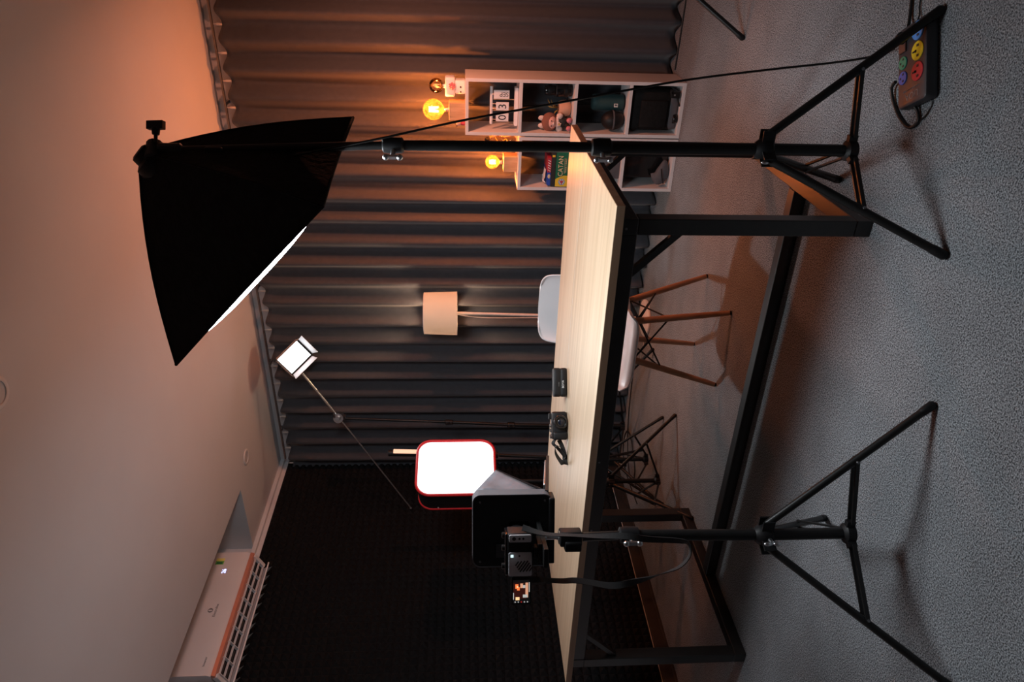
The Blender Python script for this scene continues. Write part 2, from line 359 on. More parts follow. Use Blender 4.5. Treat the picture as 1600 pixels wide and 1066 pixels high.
# ------------------------------------------------------------------ air conditioner
ac = thing('air_conditioner', 'white wall air conditioner with open louvre and rose-gold strip', 'air conditioner', (0,-1.50,2.50))
y0, y1 = -1.965, -1.105
def acprof(pts, ya, yb, m, name, parent=ac, smooth=50, bev=0):
    b = B(); X = frame((0,0,0), (1,0,0), (0,0,1), (0,1,0)); b.prism(pts, ya, yb, None, X); return mk(name, b, m, parent, smooth, bev)
acprof([(.004,2.53),(.05,2.522),(.163,2.578),(.165,2.80),(.15,2.815),(.004,2.815)], y0+.004, y1-.004, 'ac_white', 'body')
acprof([(.166,2.575),(.196,2.578),(.205,2.60),(.206,2.77),(.198,2.80),(.18,2.815),(.15,2.82),(.15,2.812),(.166,2.80)], y0, y1, 'ac_white', 'front_panel')
acprof([(.170,2.552),(.199,2.556),(.2045,2.575),(.170,2.573)], y0+.001, y1-.001, 'rose', 'trim_strip')
acprof([(.085,2.512),(.185,2.560),(.170,2.574),(.06,2.54)], y0+.02, y1-.02, 'gloss_black', 'air_outlet')
dn = Vector((.43,0,-.90)); al = Vector((.90,0,.43))
for k in range(9):
    y = y0+.03+k*(y1-y0-.06)/8; o_ = Vector((.136,y,2.533))+dn*.006; mk('vane', B().box((0,0,0), (.092,.004,.018), None, frame(o_, al, (0,1,0), -dn)), 'ac_white', ac)
for k, q in enumerate((-.042,.0,.040)):
    o_ = Vector((.136,(y0+y1)/2,2.533))+al*q+dn*.008; mk('outlet_slat', B().box((0,0,0), (.005,y1-y0-.05,.012), None, frame(o_, al, (0,1,0), -dn)), 'ac_white', ac)
for y in (y0+.012,y1-.012): mk('end_cheek', B().box((0,0,0), (.110,.024,.030), None, frame(Vector((.134,y,2.536)), al, (0,1,0), -dn)), 'ac_white', ac, 40, bevel=.003)
lv = B(); X = frame((0,0,0), (1,0,0), (0,0,1), (0,1,0)); lv.prism([(.050,2.515),(.066,2.486),(.116,2.470),(.118,2.478),(.070,2.494),(.058,2.52)], y0+.01, y1-.006, None, X); lo = mk('louvre', lv, 'ac_white', ac, 50)
for k in range(12):
    tb = B(); y = y0+.05+k*(y1-y0-.08)/11; tb.add([(.066,y-.02,2.486),(.112,y-.02,2.471),(.085,y+.018,2.455),(.066,y+.016,2.483)], [(0,1,2),(0,2,3),(0,3,1),(1,3,2)]); mk('air_guide', tb, 'ac_white', lo)
b = B(); b.box((.2068,-1.175,2.735), (.0012,.050,.048)); b.mats = []; b = B(); b.box((.2072,-1.188,2.745), (.001,.028,.05), 'label_green'); b.box((.2072,-1.164,2.745), (.001,.022,.05), 'label_yellow'); b.box((.2078,-1.190,2.745),(.001,.014,.035),'box_green'); mk('energy_label', b, None, ac)
FX = lambda y, z, x=.2068: frame((x,y,z), (0,1,0), (0,0,1), (1,0,0))
text('temperature_display', '26', .034, FX(-1.255,2.70), 'ac_led', ac)
text('maker_lettering', 'Electrolux', .022, FX(-1.545,2.668), 'grey_print', ac)
eb = B()
for a in range(3): eb.tube([(.2072, -1.545+.014*math.cos(t)*(.5+.25*a), 2.698+.014*math.sin(t)) for t in [2*PI*i/14 for i in range(14)]], .0011, None, 5, True)
mk('maker_emblem', eb, 'grey_print', ac)
text('small_lettering', 'Inverter', .018, FX(-1.88,2.63), 'grey_print', ac)

# ------------------------------------------------------------------ bookcases
def bookcase(x0, x1, n, label):
    hgt = .018+n*.297+ .0; yf, yb = -.397, -.157; t = thing('bookcase', label, 'bookcase', ((x0+x1)/2,(yf+yb)/2,0), 'open cube bookcases by the curtain')
    top = {4: 1.207, 3: .907}[n]; th = .018; dy = yb-yf; cy = (yf+yb)/2
    for x in (x0+th/2, x1-th/2): mk('side_panel', B().box((x,cy,top/2), (th,dy,top)), 'white_laminate', t, bevel=.001)
    mk('top_panel', B().box(((x0+x1)/2,cy,top-th/2), (x1-x0-2*th,dy,th)), 'white_laminate', t, bevel=.001)
    mk('bottom_panel', B().box(((x0+x1)/2,cy,th/2), (x1-x0-2*th,dy,th)), 'white_laminate', t, bevel=.001)
    for k in range(1, n): mk('shelf', B().box(((x0+x1)/2,cy,top*k/n), (x1-x0-2*th,dy-.003,th)), 'white_laminate', t, bevel=.001)
    return t
bookcase(2.687, 2.990, 4, 'tall narrow white bookcase of four cubes with the calendar')
bookcase(2.374, 2.680, 3, 'lower white bookcase of three cubes behind the table end')
S1z, S2z, S3z = .6132, .9148, .3114   # shelf surfaces of tall case
# block lamps with globe bulbs
def bulb(c, r, zsock, label, lit, cat='light bulb', grp=None):
    t = thing('light_bulb', label, cat, (c[0],c[1],zsock), grp)
    prof = []; R = r; zc = c[2]
    a0 = math.radians(32)
    for k in range(15):
        a = a0+(PI-a0)*k/14; prof.append((max(R*math.sin(a),.001), zc-R*math.cos(a)))
    nz = zsock+.012; prof = [(.011, nz),(.0115, nz+.010),(.013, (nz+zc-R*math.cos(a0))/2)]+prof
    mk('glass_globe', B().lathe(prof, None, Matrix.Translation((c[0],c[1],0)), 28, cap=False), 'bulb_glass' if lit else 'clear_glass', t, 80)
    mk('screw_cap', B().lathe([(.0125,zsock),(.0128,zsock+.004),(.0118,zsock+.006),(.0128,zsock+.009),(.0120,zsock+.016),(.009,zsock+.02)], None, Matrix.Translation((c[0],c[1],0)), 16), 'silver', t, 40)
    fb = B(); zt = zc+R*.45; zb = zc-R*.5
    pts = []
    for k in range(8):
        a = 2*PI*k/8; rr = R*(.28 if k % 2 else .22)
        pts.append((c[0]+rr*math.cos(a), c[1]+rr*math.sin(a), zb if k % 2 else zt))
    for k in range(8): fb.cyl(pts[k], pts[(k+1)%8], .0032 if lit else .0005, m=None, n=6)
    mk('filament', fb, 'filament' if lit else 'dark_steel', t)
    mk('stem', B().cyl((c[0],c[1],zsock+.016),(c[0],c[1],zc-R*.1),.003,.0015,n=8), 'clear_glass', t)
    if lit: point_light('bulb_glow', c, lit, BULBC, .016)
    return t
T = 1.207
bl = thing('block_lamp_base', 'square pale wooden lamp block on top of the tall bookcase', 'lamp base', (2.80,-.30,T), 'wooden lamp blocks')
mk('block', B().box((2.80,-.30,T+.045), (.094,.094,.090)), 'block_wood', bl, bevel=.002)
mk('socket', B().cyl((2.80,-.30,T+.088),(2.80,-.30,T+.093),.016,m=None), 'black_plastic', bl, 40)
bulb((2.80,-.30,1.384), .058, T+.093, 'large glowing amber globe bulb standing on the tall bookcase', BULB_W)
T2 = .907
bl2 = thing('block_lamp_base', 'square pale wooden lamp block on top of the lower bookcase', 'lamp base', (2.507,-.30,T2), 'wooden lamp blocks')
mk('block', B().box((2.507,-.30,T2+.040), (.088,.088,.080)), 'block_wood', bl2, bevel=.002)
mk('socket', B().cyl((2.507,-.30,T2+.078),(2.507,-.30,T2+.083),.016,m=None), 'black_plastic', bl2, 40)
bulb((2.507,-.30,1.050), .040, T2+.083, 'smaller glowing globe bulb standing on the lower bookcase', BULB_W*.8)
wl = thing('white_lamp_base', 'white stepped ceramic lamp base with pink flower, on the tall bookcase', 'lamp base', (2.922,-.27,T))
mk('body', B().rbox((2.922,-.27,T+.028), (.074,.07,.056), .012, None, Matrix.Identity(4)), 'white_plastic', wl, 50)
mk('upper_block', B().rbox((2.922,-.27,T+.083), (.104,.08,.054), .016), 'white_plastic', wl, 50)
fb = B()
for k in range(6): a = 2*PI*k/6; fb.ball((2.930+.012*math.cos(a), -.313, T+.072+.012*math.sin(a)), .008, n=8, k=6)
fb.ball((2.930,-.317,T+.072), .007, n=8, k=6); mk('flower', fb, 'pink_knob', wl, 60)
fb = B()
for dx in (-.014,.012): fb.ball((2.912+dx,-.306,T+.025), .005, n=8, k=6)
mk('dot', fb, 'ink', wl, 60)
bulb((2.922,-.27,1.366), .040, T+.110, 'unlit clear bulb in the white ceramic base', 0)
# tiny figurine
fg = thing('figurine', 'tiny dark-haired figurine in front of the wooden block', 'figurine', (2.742,-.368,T))
mk('body', B().lathe([(.004,T),(.011,T+.002),(.010,T+.012),(.007,T+.024),(.003,T+.028)], None, Matrix.Translation((2.742,-.368,0)), 14), 'box_red', fg, 60)
mk('head', B().ball((2.742,-.368,T+.037), .014, n=14, k=10), 'skin', fg, 80)
mk('hair', B().ball((2.742,-.362,T+.041), .0145, n=14, k=10).ball((2.730,-.366,T+.046),.006,n=8,k=6).ball((2.754,-.366,T+.046),.006,n=8,k=6), 'hair_dark', fg, 80)
# wavy glass decanter on the lower bookcase
dc = thing('glass_decanter', 'wavy clear glass decanter with dark stopper, mostly behind the light stand', 'decanter', (2.628,-.27,T2))
prof = [(.020,T2+.001),(.034,T2+.004),(.040,T2+.03),(.030,T2+.055),(.022,T2+.075),(.036,T2+.10),(.038,T2+.115),(.026,T2+.14),(.018,T2+.155),(.022,T2+.16)]
mk('glass_body', B().lathe(prof, None, Matrix.Translation((2.628,-.27,0)), 28, cap=False), 'clear_glass', dc, 80)
wb = B()
for s_ in (-1, 1):
    wb.tube([(2.628+s_*(r+.002),-.275,z) for r, z in catmull2([(p[0],p[1]) for p in prof])] if False else [(2.628+s_*(p.x+.001),-.275,p.y) for p in catmull([(q[0],q[1],0) for q in prof], 4)], .0022, None, 6)
wb.tube(catmull([(2.60,-.30,T2+.02),(2.62,-.31,T2+.05),(2.645,-.31,T2+.07),(2.62,-.31,T2+.10),(2.65,-.30,T2+.13)], 6), .0022, None, 6)
mk('gold_reflection', wb, 'box_yellow', dc, 60)  # gold reflections in the glass, modelled as thin yellow tubes
mk('stopper', B().ball((2.628,-.27,T2+.172), .017, n=10, k=6), 'gloss_black', dc, 10)

# calendar blocks in the top cube
cz = .9150
ca = thing('block_calendar', 'white wooden block calendar with hanging date tiles in the top cube', 'calendar', (2.835,-.33,cz))
mk('base', B().box((2.833,-.33,cz+.011), (.205,.05,.020)), 'white_plastic', ca, bevel=.002)
mk('beam', B().cyl((2.735,-.33,1.063),(2.937,-.33,1.063),.0085), 'white_plastic', ca, 50)
for x in (2.868,2.808): mk('post', B().box((x,-.325,(cz+.02+1.058)/2),(.004,.006,1.058-cz-.02)), 'block_wood', ca)
for x, s_, wd in ((2.775,'0',.044),(2.835,'3',.044),(2.898,None,.046)):
    tl = mk('date_tile', B().box((x,-.345,1.002 if s_ else 1.008), (wd,.008,.070 if s_ else .086)), 'white_plastic', ca, bevel=.001)
    if s_: text('numeral', s_, .062, frame((x,-.3495,1.000), (1,0,0), (0,0,1), (0,-1,0)), 'ink', tl)
    else: text('month_letters', 'SEP', .034, frame((x+.002,-.3495,.994), (0,0,1), (-1,0,0), (0,-1,0)), 'ink', tl)
    for dx in (-.012,.012) if s_ else (0,): mk('ring', B().cyl((x+dx,-.349,1.034),(x+dx,-.340,1.058),.0008,n=6), 'dark_steel', tl)

# second cube: lenses, pot plant, plush
z = S1z
L = thing('camera_lens', 'black zoom lens standing upright in the second cube', 'lens', (2.918,-.30,z))
mk('barrel', B().lathe([(.030,z),(.033,z+.004),(.033,z+.02),(.036,z+.024),(.036,z+.045),(.033,z+.049),(.034,z+.055),(.036,z+.078),(.034,z+.088),(.031,z+.088)], None, Matrix.Translation((2.918,-.30,0)), 26), 'gloss_black', L, 30)
mk('focus_ring', B().lathe([(.0368,z+.027),(.0375,z+.029),(.0375,z+.041),(.0368,z+.043)], None, Matrix.Translation((2.918,-.30,0)), 40, cap=False), 'black_plastic', L, 20)
mk('mount_ring', B().lathe([(.0335,z+.0885),(.0335,z+.093),(.028,z+.093)], None, Matrix.Translation((2.918,-.30,0)), 26), 'dark_steel', L, 30)
L2 = thing('camera_lens', 'smaller black prime lens stacked on the upright zoom lens', 'lens', (2.918,-.30,z+.094))
mk('barrel', B().lathe([(.022,z+.094),(.026,z+.097),(.029,z+.112),(.029,z+.140),(.026,z+.150),(.022,z+.152),(.019,z+.147)], None, Matrix.Translation((2.918,-.30,0)), 24), 'gloss_black', L2, 30)
mk('grip_ring', B().lathe([(.0295,z+.116),(.0302,z+.118),(.0302,z+.134),(.0295,z+.136)], None, Matrix.Translation((2.918,-.30,0)), 36, cap=False), 'black_plastic', L2, 20)
P = thing('plant_pot', 'round terracotta-pink pot with a small olive leafy sprig', 'plant', (2.818,-.29,z))
mk('pot', B().lathe([(.025,z),(.038,z+.006),(.046,z+.03),(.044,z+.055),(.036,z+.07),(.030,z+.07),(.028,z+.06)], None, Matrix.Translation((2.818,-.29,0)), 26), 'pot_clay', P, 60)
lb = B()
for (a, l, h_) in ((20,.05,.05),(75,.035,.065),(160,.045,.03),(300,.05,.04),(350,.055,.07)):
    d = Vector((math.cos(math.radians(a)), math.sin(math.radians(a))*.5, 0)); p0 = Vector((2.818,-.30,z+.066)); p1 = p0+d*l*.5+Vector((0,0,h_*.8)); p2 = p0+d*l+Vector((0,0,h_)); sd = d.cross(Vector((0,0,1)))
    lf = B(); lf.add([p0, p1+sd*.011, p2, p1-sd*.011, p1+Vector((0,0,.003))], [(0,1,4),(1,2,4),(2,3,4),(3,0,4)]); o = mk('leaf', lf, 'leaf_olive', P, 60); o.modifiers.new('s','SOLIDIFY').thickness = .002
pl = thing('plush_toy', 'small plush toy in a brown eared hood, sitting in the second cube', 'toy', (2.752,-.34,z))
mk('body', B().ball((2.752,-.335,z+.048), .030, sc=(1,.8,1.25)), 'ink', pl, 80)
mk('collar', B().ball((2.752,-.340,z+.078), .030, sc=(1.1,.9,.45)), 'plush_white', pl, 80)
hd = mk('hood', B().ball((2.752,-.335,z+.122), .050, sc=(1.05,.8,.88), n=22, k=14), 'plush_brown', pl, 80)
mk('face', B().ball((2.754,-.352,z+.113), .037, sc=(1,.72,.80), n=20, k=12), 'plush_pink', pl, 80)
for s_ in (-1,1):
    mk('ear', B().ball((2.752+s_*.021,-.335,z+.166), .016, sc=(.9,.6,1.2)), 'plush_white', pl, 80)
    mk('arm', B().ball((2.752+s_*.036,-.345,z+.066), .017, sc=(1,.9,1.1)), 'plush_white', pl, 80)
    lg = mk('leg', B().tube([(2.752+s_*.012,-.345,z+.026),(2.752+s_*.020,-.375,z+.016),(2.752+s_*.022,-.385,z+.015)], [.014,.013,.015], None, 12), 'ink', pl, 80)
    mk('shoe', B().ball((2.752+s_*.022,-.388,z+.0165), .016, sc=(.9,.9,1)), 'pink_knob', pl, 80)
for s_ in (-1,1): mk('eye', B().ball((2.754+s_*.014,-.3785,z+.115), .0035, n=8, k=6), 'ink', pl, 80)
mk('snout', B().ball((2.754,-.380,z+.103), .007, sc=(1.2,.5,.8), n=10, k=8), 'plush_white', pl, 80)
fb = B()
for k in range(5): a = 2*PI*k/5; fb.ball((2.748+.008*math.cos(a), -.369, z+.070+.008*math.sin(a)), .005, n=8, k=6)
fb.ball((2.748,-.372,z+.070), .004, 'box_yellow', n=8, k=6); mk('flower', fb, 'plush_white', pl, 80)

# third cube: speaker and round case
z = S3z
sp = thing('portable_speaker', 'dark teal cylindrical cloth speaker standing in the third cube', 'speaker', (2.856,-.29,z))
mk('cloth_body', B().lathe([(.036,z+.004),(.043,z+.012),(.044,z+.03),(.044,z+.16),(.043,z+.178),(.036,z+.185)], None, Matrix.Translation((2.856,-.29,0)), 30), 'teal_cloth', sp, 60)
mk('foot', B().lathe([(.038,z),(.040,z+.002),(.040,z+.006),(.036,z+.008)], None, Matrix.Translation((2.856,-.29,0)), 30), 'black_plastic', sp, 60)
mk('badge', B().box((2.849,-.3345,z+.055), (.020,.003,.022)), 'white_print', sp, bevel=.002)
mk('badge_mark', B().box((2.849,-.3363,z+.055), (.004,.002,.014)).box((2.853,-.3363,z+.060),(.007,.002,.003)).box((2.853,-.3363,z+.053),(.007,.002,.003)), 'ink', sp)
rc = thing('round_case', 'squat black rounded case beside the teal speaker', 'case', (2.768,-.335,z))
mk('shell', B().ball((2.768,-.335,z+.066), .062, sc=(.86,.86,1.06), n=24, k=16), 'black_plastic', rc, 80)
mk('zip_band', B().lathe([(.0535,z+.062),(.0548,z+.064),(.0548,z+.069),(.0535,z+.071)], None, Matrix.Translation((2.768,-.335,0)), 28, cap=False), 'bag_grey', rc)
# fourth cube: padded camera bag and a clamp
z = .019
bg = thing('camera_bag', 'large black padded bag filling the bottom cube of the tall bookcase', 'bag', (2.835,-.28,z))
mk('body', B().rbox((2.832,-.275,z+.145), (.225,.19,.235), .03), 'black_fabric', bg, 50)
mk('lid', B().rbox((2.832,-.275,z+.03), (.215,.195,.055), .028), 'bag_grey', bg, 50)
mk('pocket', B().rbox((2.815,-.375,z+.14), (.15,.018,.15), .008), 'black_fabric', bg, 50)
th_ = thing('clamp', 'black clamp with a lever lying in front of the black bag', 'clamp', (2.925,-.385,z))
mk('jaw', B().box((2.925,-.387,z+.035), (.034,.02,.05)).box((2.94,-.387,z+.055),(.02,.02,.02)), 'black_metal', th_, bevel=.002)
mk('lever', B().tube([(2.922,-.39,z+.03),(2.90,-.395,z+.018),(2.865,-.395,z+.004)], [.006,.005,.004]), 'black_metal', th_, 60)
mk('screw', B().cyl((2.925,-.399,z+.04),(2.925,-.395,z+.04),.005), 'silver', th_, 40)
kn = thing('knob', 'round black lens cap ring lying at the front of the bottom cube', 'cap', (2.79,-.385,z))
mk('disc', B().lathe([(.024,z),(.026,z+.003),(.026,z+.022),(.022,z+.027)], None, Matrix.Translation((2.79,-.367,0)), 24), 'gloss_black', kn, 40)
mk('stud', B().cyl((2.79,-.367,z+.027),(2.79,-.367,z+.033),.006), 'dark_steel', kn, 40)

# lower bookcase: board games in the top cube
z = .6142
g1 = thing('board_game', 'green and yellow board game box at the bottom of the pile', 'board game', (2.50,-.29,z), 'board games')
mk('box', B().box((2.520,-.292,z+.0375), (.245,.21,.074)), 'box_green', g1, bevel=.001)
yb_ = B(); yb_.add([(2.398,-.3975,z+.001),(2.462,-.3975,z+.001),(2.4635,-.3975,z+.025),(2.455,-.3975,z+.05),(2.442,-.3975,z+.074),(2.398,-.3975,z+.074),
  (2.398,-.396,z+.001),(2.462,-.396,z+.001),(2.4635,-.396,z+.025),(2.455,-.396,z+.05),(2.442,-.396,z+.074),(2.398,-.396,z+.074)], [(5,4,3,2,1,0),(6,7,8,9,10,11)]+[(i,(i+1)%6,6+(i+1)%6,6+i) for i in range(6)])
mk('yellow_end', yb_, 'box_yellow', g1)
def hexa(r): return [(r*math.cos(PI/6+k*PI/3), r*math.sin(PI/6+k*PI/3)) for k in range(6)]
X = frame((2.426,-.3975,z+.037), (1,0,0), (0,0,1), (0,-1,0))
hx = B(); hx.prism(hexa(.021), 0, .0008, 'hexblue', X); hx.prism(hexa(.017), .0008, .0014, 'paper', X); hx.prism([(a+.0,b) for a, b in hexa(.008)], .0014, .0019, 'box_red', X)
for k in range(6): a = k*PI/3; hx.prism([(c_*1+.0105*math.cos(a), d_+.0105*math.sin(a)) for c_, d_ in hexa(.0042)], .0014, .0019, 'box_red' if k % 2 else 'hexblue', X)
mk('emblem', hx, None, g1)
text('title_letters', 'CATAN', .040, frame((2.519,-.3975,z+.046), (1,0,0), (0,0,1), (0,-1,0)), 'cream', g1, .0006, sx=.88)
text('subtitle_letters', 'TRADE + BUILD', .012, frame((2.52,-.3975,z+.017), (1,0,0), (0,0,1), (0,-1,0)), 'cream', g1)
mk('title_rule', B().box((2.52,-.3975,z+.0255), (.09,.001,.0012)), 'cream', g1)
z2 = z+.075
g2 = thing('board_game', 'plain black box lying on the green board game', 'board game', (2.50,-.29,z2), 'board games')
mk('box', B().box((2.510,-.295,z2+.0125), (.225,.20,.024)), 'ink', g2, bevel=.001); mk('label_spot', B().box((2.575,-.3957,z2+.014), (.012,.001,.016)), 'box_yellow', g2)
z3 = z2+.025
g3 = thing('card_game', 'thin blue and red card game box on top of the pile', 'board game', (2.49,-.30,z3), 'board games')
mk('box', B().box((2.440,-.30,z3+.011), (.075,.18,.021), 'box_blue').box((2.520,-.30,z3+.011),(.085,.18,.021),'box_red'), None, g3, bevel=.001)
mk('oval_print', B().ball((2.455,-.390,z3+.011), .008, sc=(1.6,.2,1), n=14, k=8), 'cream', g3, 60)
st = B()
for k in range(5): st.box((2.49+k*.014,-.3905,z3+.012), (.004,.001,.018), None, Matrix.Translation((2.49+k*.014,0,z3+.012)) @ Matrix.Rotation(.5,4,'Y') @ Matrix.Translation((-2.49-k*.014,0,-z3-.012)))
mk('stripe_print', st, 'paper', g3)
pa = B(); vs = []; random.seed(3)
for j in range(4):
    for i in range(5): vs.append((2.405+i*.018, -.36+j*.03, z3+.024+.018*abs(math.sin(i*1.3+j))*(1-i/6)))
pa.add(vs, [[j*5+i, j*5+i+1, j*5+i+6, j*5+i+5] for j in range(3) for i in range(4)])
po = solo('crumpled_paper', pa, 'paper', 'crumpled white paper on top of the board games', 'paper', (2.44,-.31,z3+.022)); po.modifiers.new('s','SOLIDIFY').thickness = .001
rt = thing('red_tube', 'small red box standing behind the board games', 'box', (2.634,-.24,z+.075)); mk('tube', B().box((2.622,-.24,z+.097), (.03,.05,.040)), 'box_red', rt, bevel=.002); mk('lid', B().box((2.622,-.24,z+.119),(.031,.051,.004)), 'ink', rt)
# middle and bottom cubes of the lower bookcase
mb = thing('storage_box', 'dark storage box in the middle cube of the lower bookcase', 'box', (2.53,-.28,.312)); mk('box', B().rbox((2.545,-.275,.312+.10), (.215,.19,.20), .01), 'bag_grey', mb, 50); mk('lid', B().rbox((2.545,-.275,.312+.209), (.222,.197,.018), .01), 'black_plastic', mb, 50)
bb = thing('monitor_case', 'tall black case in the bottom cube of the lower bookcase', 'case', (2.52,-.25,.019)); mk('body', B().rbox((2.545,-.25,.15), (.225,.15,.258), .012), 'gloss_black', bb, 50); mk('latch', B().box((2.59,-.329,.17),(.03,.008,.02)), 'dark_steel', bb)
gb = thing('grey_pouch', 'slumped dark grey cloth pouch at the front of the bottom cube', 'pouch', (2.48,-.36,.019))
b = B(); vs = []
for j in range(9):
    for i in range(16):
        a = 2*PI*i/16; t = j/8; r_ = math.sin(PI*(.06+.94*t))**.6 if t < 1 else .05
        vs.append((2.475+.072*math.cos(a)*r_*(1+.12*math.sin(3*a+t*4)), -.362+.030*math.sin(a)*r_*(1+.15*math.cos(2*a)), .0195+.088*t*(1-.35*math.cos(a)*.6)))
b.add(vs, [[j*16+i, j*16+(i+1)%16, (j+1)*16+(i+1)%16, (j+1)*16+i] for j in range(8) for i in range(16)]+[list(range(16))[::-1], [128+i for i in range(16)]])
mk('pouch_body', b, 'bag_grey', gb, 60); mk('zip', B().tube(catmull([(2.42,-.39,.05),(2.46,-.397,.065),(2.51,-.394,.075)],5), .0025, None, 6), 'black_plastic', gb)

# ------------------------------------------------------------------ table
TA = .0294; ex = Vector((math.cos(TA), math.sin(TA), 0)); ey = Vector((-math.sin(TA), math.cos(TA), 0))
TZ = .7832; NR = Vector((3.0651,-2.4816,0)); TL, TW = 2.141, .992
ctr = NR-ex*TL/2+ey*TW/2; TXm = frame(ctr, ex, ey, (0,0,1))
tb = thing('work_table', 'long pale oak table with a black square-tube steel frame', 'table', X=TXm)
TI = TXm.inverted()
def tp(name, b, m, **k): 
    b.v = [tuple(TXm @ Vector(v)) for v in b.v]; return mk(name, b, m, tb, **k)
tp('tabletop', B().box((0,0,TZ-.0125), (TL,TW,.025)), 'table_wood', bevel=.0008)
eb = B(); 
for s_ in (-1,1): eb.box((0,s_*(TW/2+.0004),TZ-.0132), (TL+.0016,.0010,.0235)); eb.box((s_*(TL/2+.0004),0,TZ-.0132), (.0010,TW,.0235))
tp('edge_band', eb, 'table_edge')
tp('joint_line', B().box((0,.12,TZ+.0002), (TL-.002,.0016,.0006)), 'white_print')
# legs: world corner estimates, frame tubes of 5 cm
lx0, lx1, ly0, ly1 = -TL/2+.075, TL/2-.045, -TW/2+.018, TW/2-.06
tw = .05; zt = TZ-.025
for x in (lx0+tw/2, lx1-tw/2):
    for y in (ly0+tw/2, ly1-tw/2): tp('leg', B().box((x,y,(zt-.05+.05)/2), (tw,tw,zt-.10+.0)), 'frame_metal', bevel=.003)
    tp('floor_beam', B().box((x,(ly0+ly1)/2,.025), (tw,ly1-ly0,.05)), 'frame_metal', bevel=.003)
    tp('end_rail', B().box((x,(ly0+ly1)/2,zt-.025), (tw,ly1-ly0,.05)), 'frame_metal', bevel=.003)
for y in (ly0+tw/2, ly1-tw/2): tp('long_rail', B().box(((lx0+lx1)/2,y,zt-.025), (lx1-lx0-2*tw,tw-.001,.05)), 'frame_metal', bevel=.003)
tp('stretcher', B().box(((lx0+lx1)/2,(ly0+ly1)/2+.01,.025), (lx1-lx0-2*tw,tw,.0495)), 'frame_metal', bevel=.003)
for y in (ly0+tw/2, ly1-tw/2):
    for x, s_ in ((lx1-tw,-1),(lx0+tw,1)):
        b = B(); p0 = Vector((x,y,zt-.05-.13)); p1 = Vector((x+s_*.13,y,zt-.05)); A = along(p0, p1); b.box((0,0,(p1-p0).length/2), (.02,.02,(p1-p0).length+.01), None, A); tp('corner_brace', b, 'frame_metal')
for y, x in ((ly0, lx1-.03),(ly0,lx1-.9),(ly0,-.2)):
    tp('bolt', B().cyl((x,y-.001,zt-.015),(x,y+.002,zt-.015),.004,n=10), 'dark_steel')

# ------------------------------------------------------------------ chair
cx, cy = 2.033, -1.42
chair = thing('shell_chair', 'white moulded shell chair on splayed wooden dowel legs behind the table', 'chair', (cx,cy,0))
prof = [(.235,.425,.190),(.215,.445,.215),(.16,.448,.228),(.08,.435,.235),(0,.426,.238),(-.08,.428,.236),(-.14,.442,.232),(-.180,.475,.226),(-.205,.525,.220),(-.222,.60,.212),(-.238,.68,.204),(-.252,.76,.197),(-.258,.795,.190),(-.262,.815,.176),(-.265,.828,.150),(-.266,.832,.125)]
nu = 18; vs = []
pts = catmull([(a,b,c) for a, b, c in prof], 3)
for p in pts:
    f_, z_, w_ = p.x, p.y, p.z; bend = min(max((z_-.44)/.2, 0), 1)
    for i in range(nu+1):
        u = -1+2*i/nu; curl = abs(u)**3
        xx = w_*math.sin(u*PI/2*.96)/math.sin(PI/2*.96)
        ff = f_ + bend*.050*u*u*(w_/.21); zz = z_ + (1-bend)*.045*curl - (.012*u*u if f_ > .2 else 0)
        vs.append((cx+xx, cy-ff, zz))
n1 = nu+1; b = B(); b.add(vs, [[j*n1+i, j*n1+i+1, (j+1)*n1+i+1, (j+1)*n1+i] for j in range(len(pts)-1) for i in range(nu)])
sh = mk('seat_shell', b, 'white_plastic', chair, 80); md = sh.modifiers.new('t','SOLIDIFY'); md.thickness = .007
tops = {}; feet = {}
for sx_ in (-1,1):
    for sy_ in (-1,1):
        t0 = Vector((cx+sx_*.105, cy+sy_*.10, .413)); f0 = Vector((cx+sx_*.20, cy+sy_*.19, 0)); tops[sx_,sy_] = t0; feet[sx_,sy_] = f0
        d = (t0-f0).normalized()
        lg = mk('leg', B().tube([f0+d*.008, f0+d*.05, f0.lerp(t0,.5), t0], [.0115,.0125,.0150,.0160], None, 14), 'leg_wood', chair, 60)
        mk('foot_pad', B().cyl(f0, f0+d*.010, .0095, .0105), 'black_plastic', lg, 40)
        mk('leg_bracket', B().box((t0.x-sx_*.006,t0.y-sy_*.006,t0.z-.002),(.03,.03,.022)), 'black_metal', chair, bevel=.002)
wb = lambda a, c: B().cyl(a, c, .0042, n=8)
def at(k, t): return tops[k].lerp(feet[k], t)
for a, c in (((-1,-1),(1,-1)),((1,-1),(1,1)),((1,1),(-1,1)),((-1,1),(-1,-1))):
    mk('wire_brace', wb(at(a,.03), at(c,.36)), 'black_metal', chair, 60); mk('wire_brace', wb(at(c,.03), at(a,.36)), 'black_metal', chair, 60)
    mk('wire_brace', wb(at(a,.03), at(c,.03)), 'black_metal', chair, 60)
for k in tops: p = at(k,.36); mk('bolt', B().ball(p, .009, n=8, k=6), 'black_metal', chair, 60)

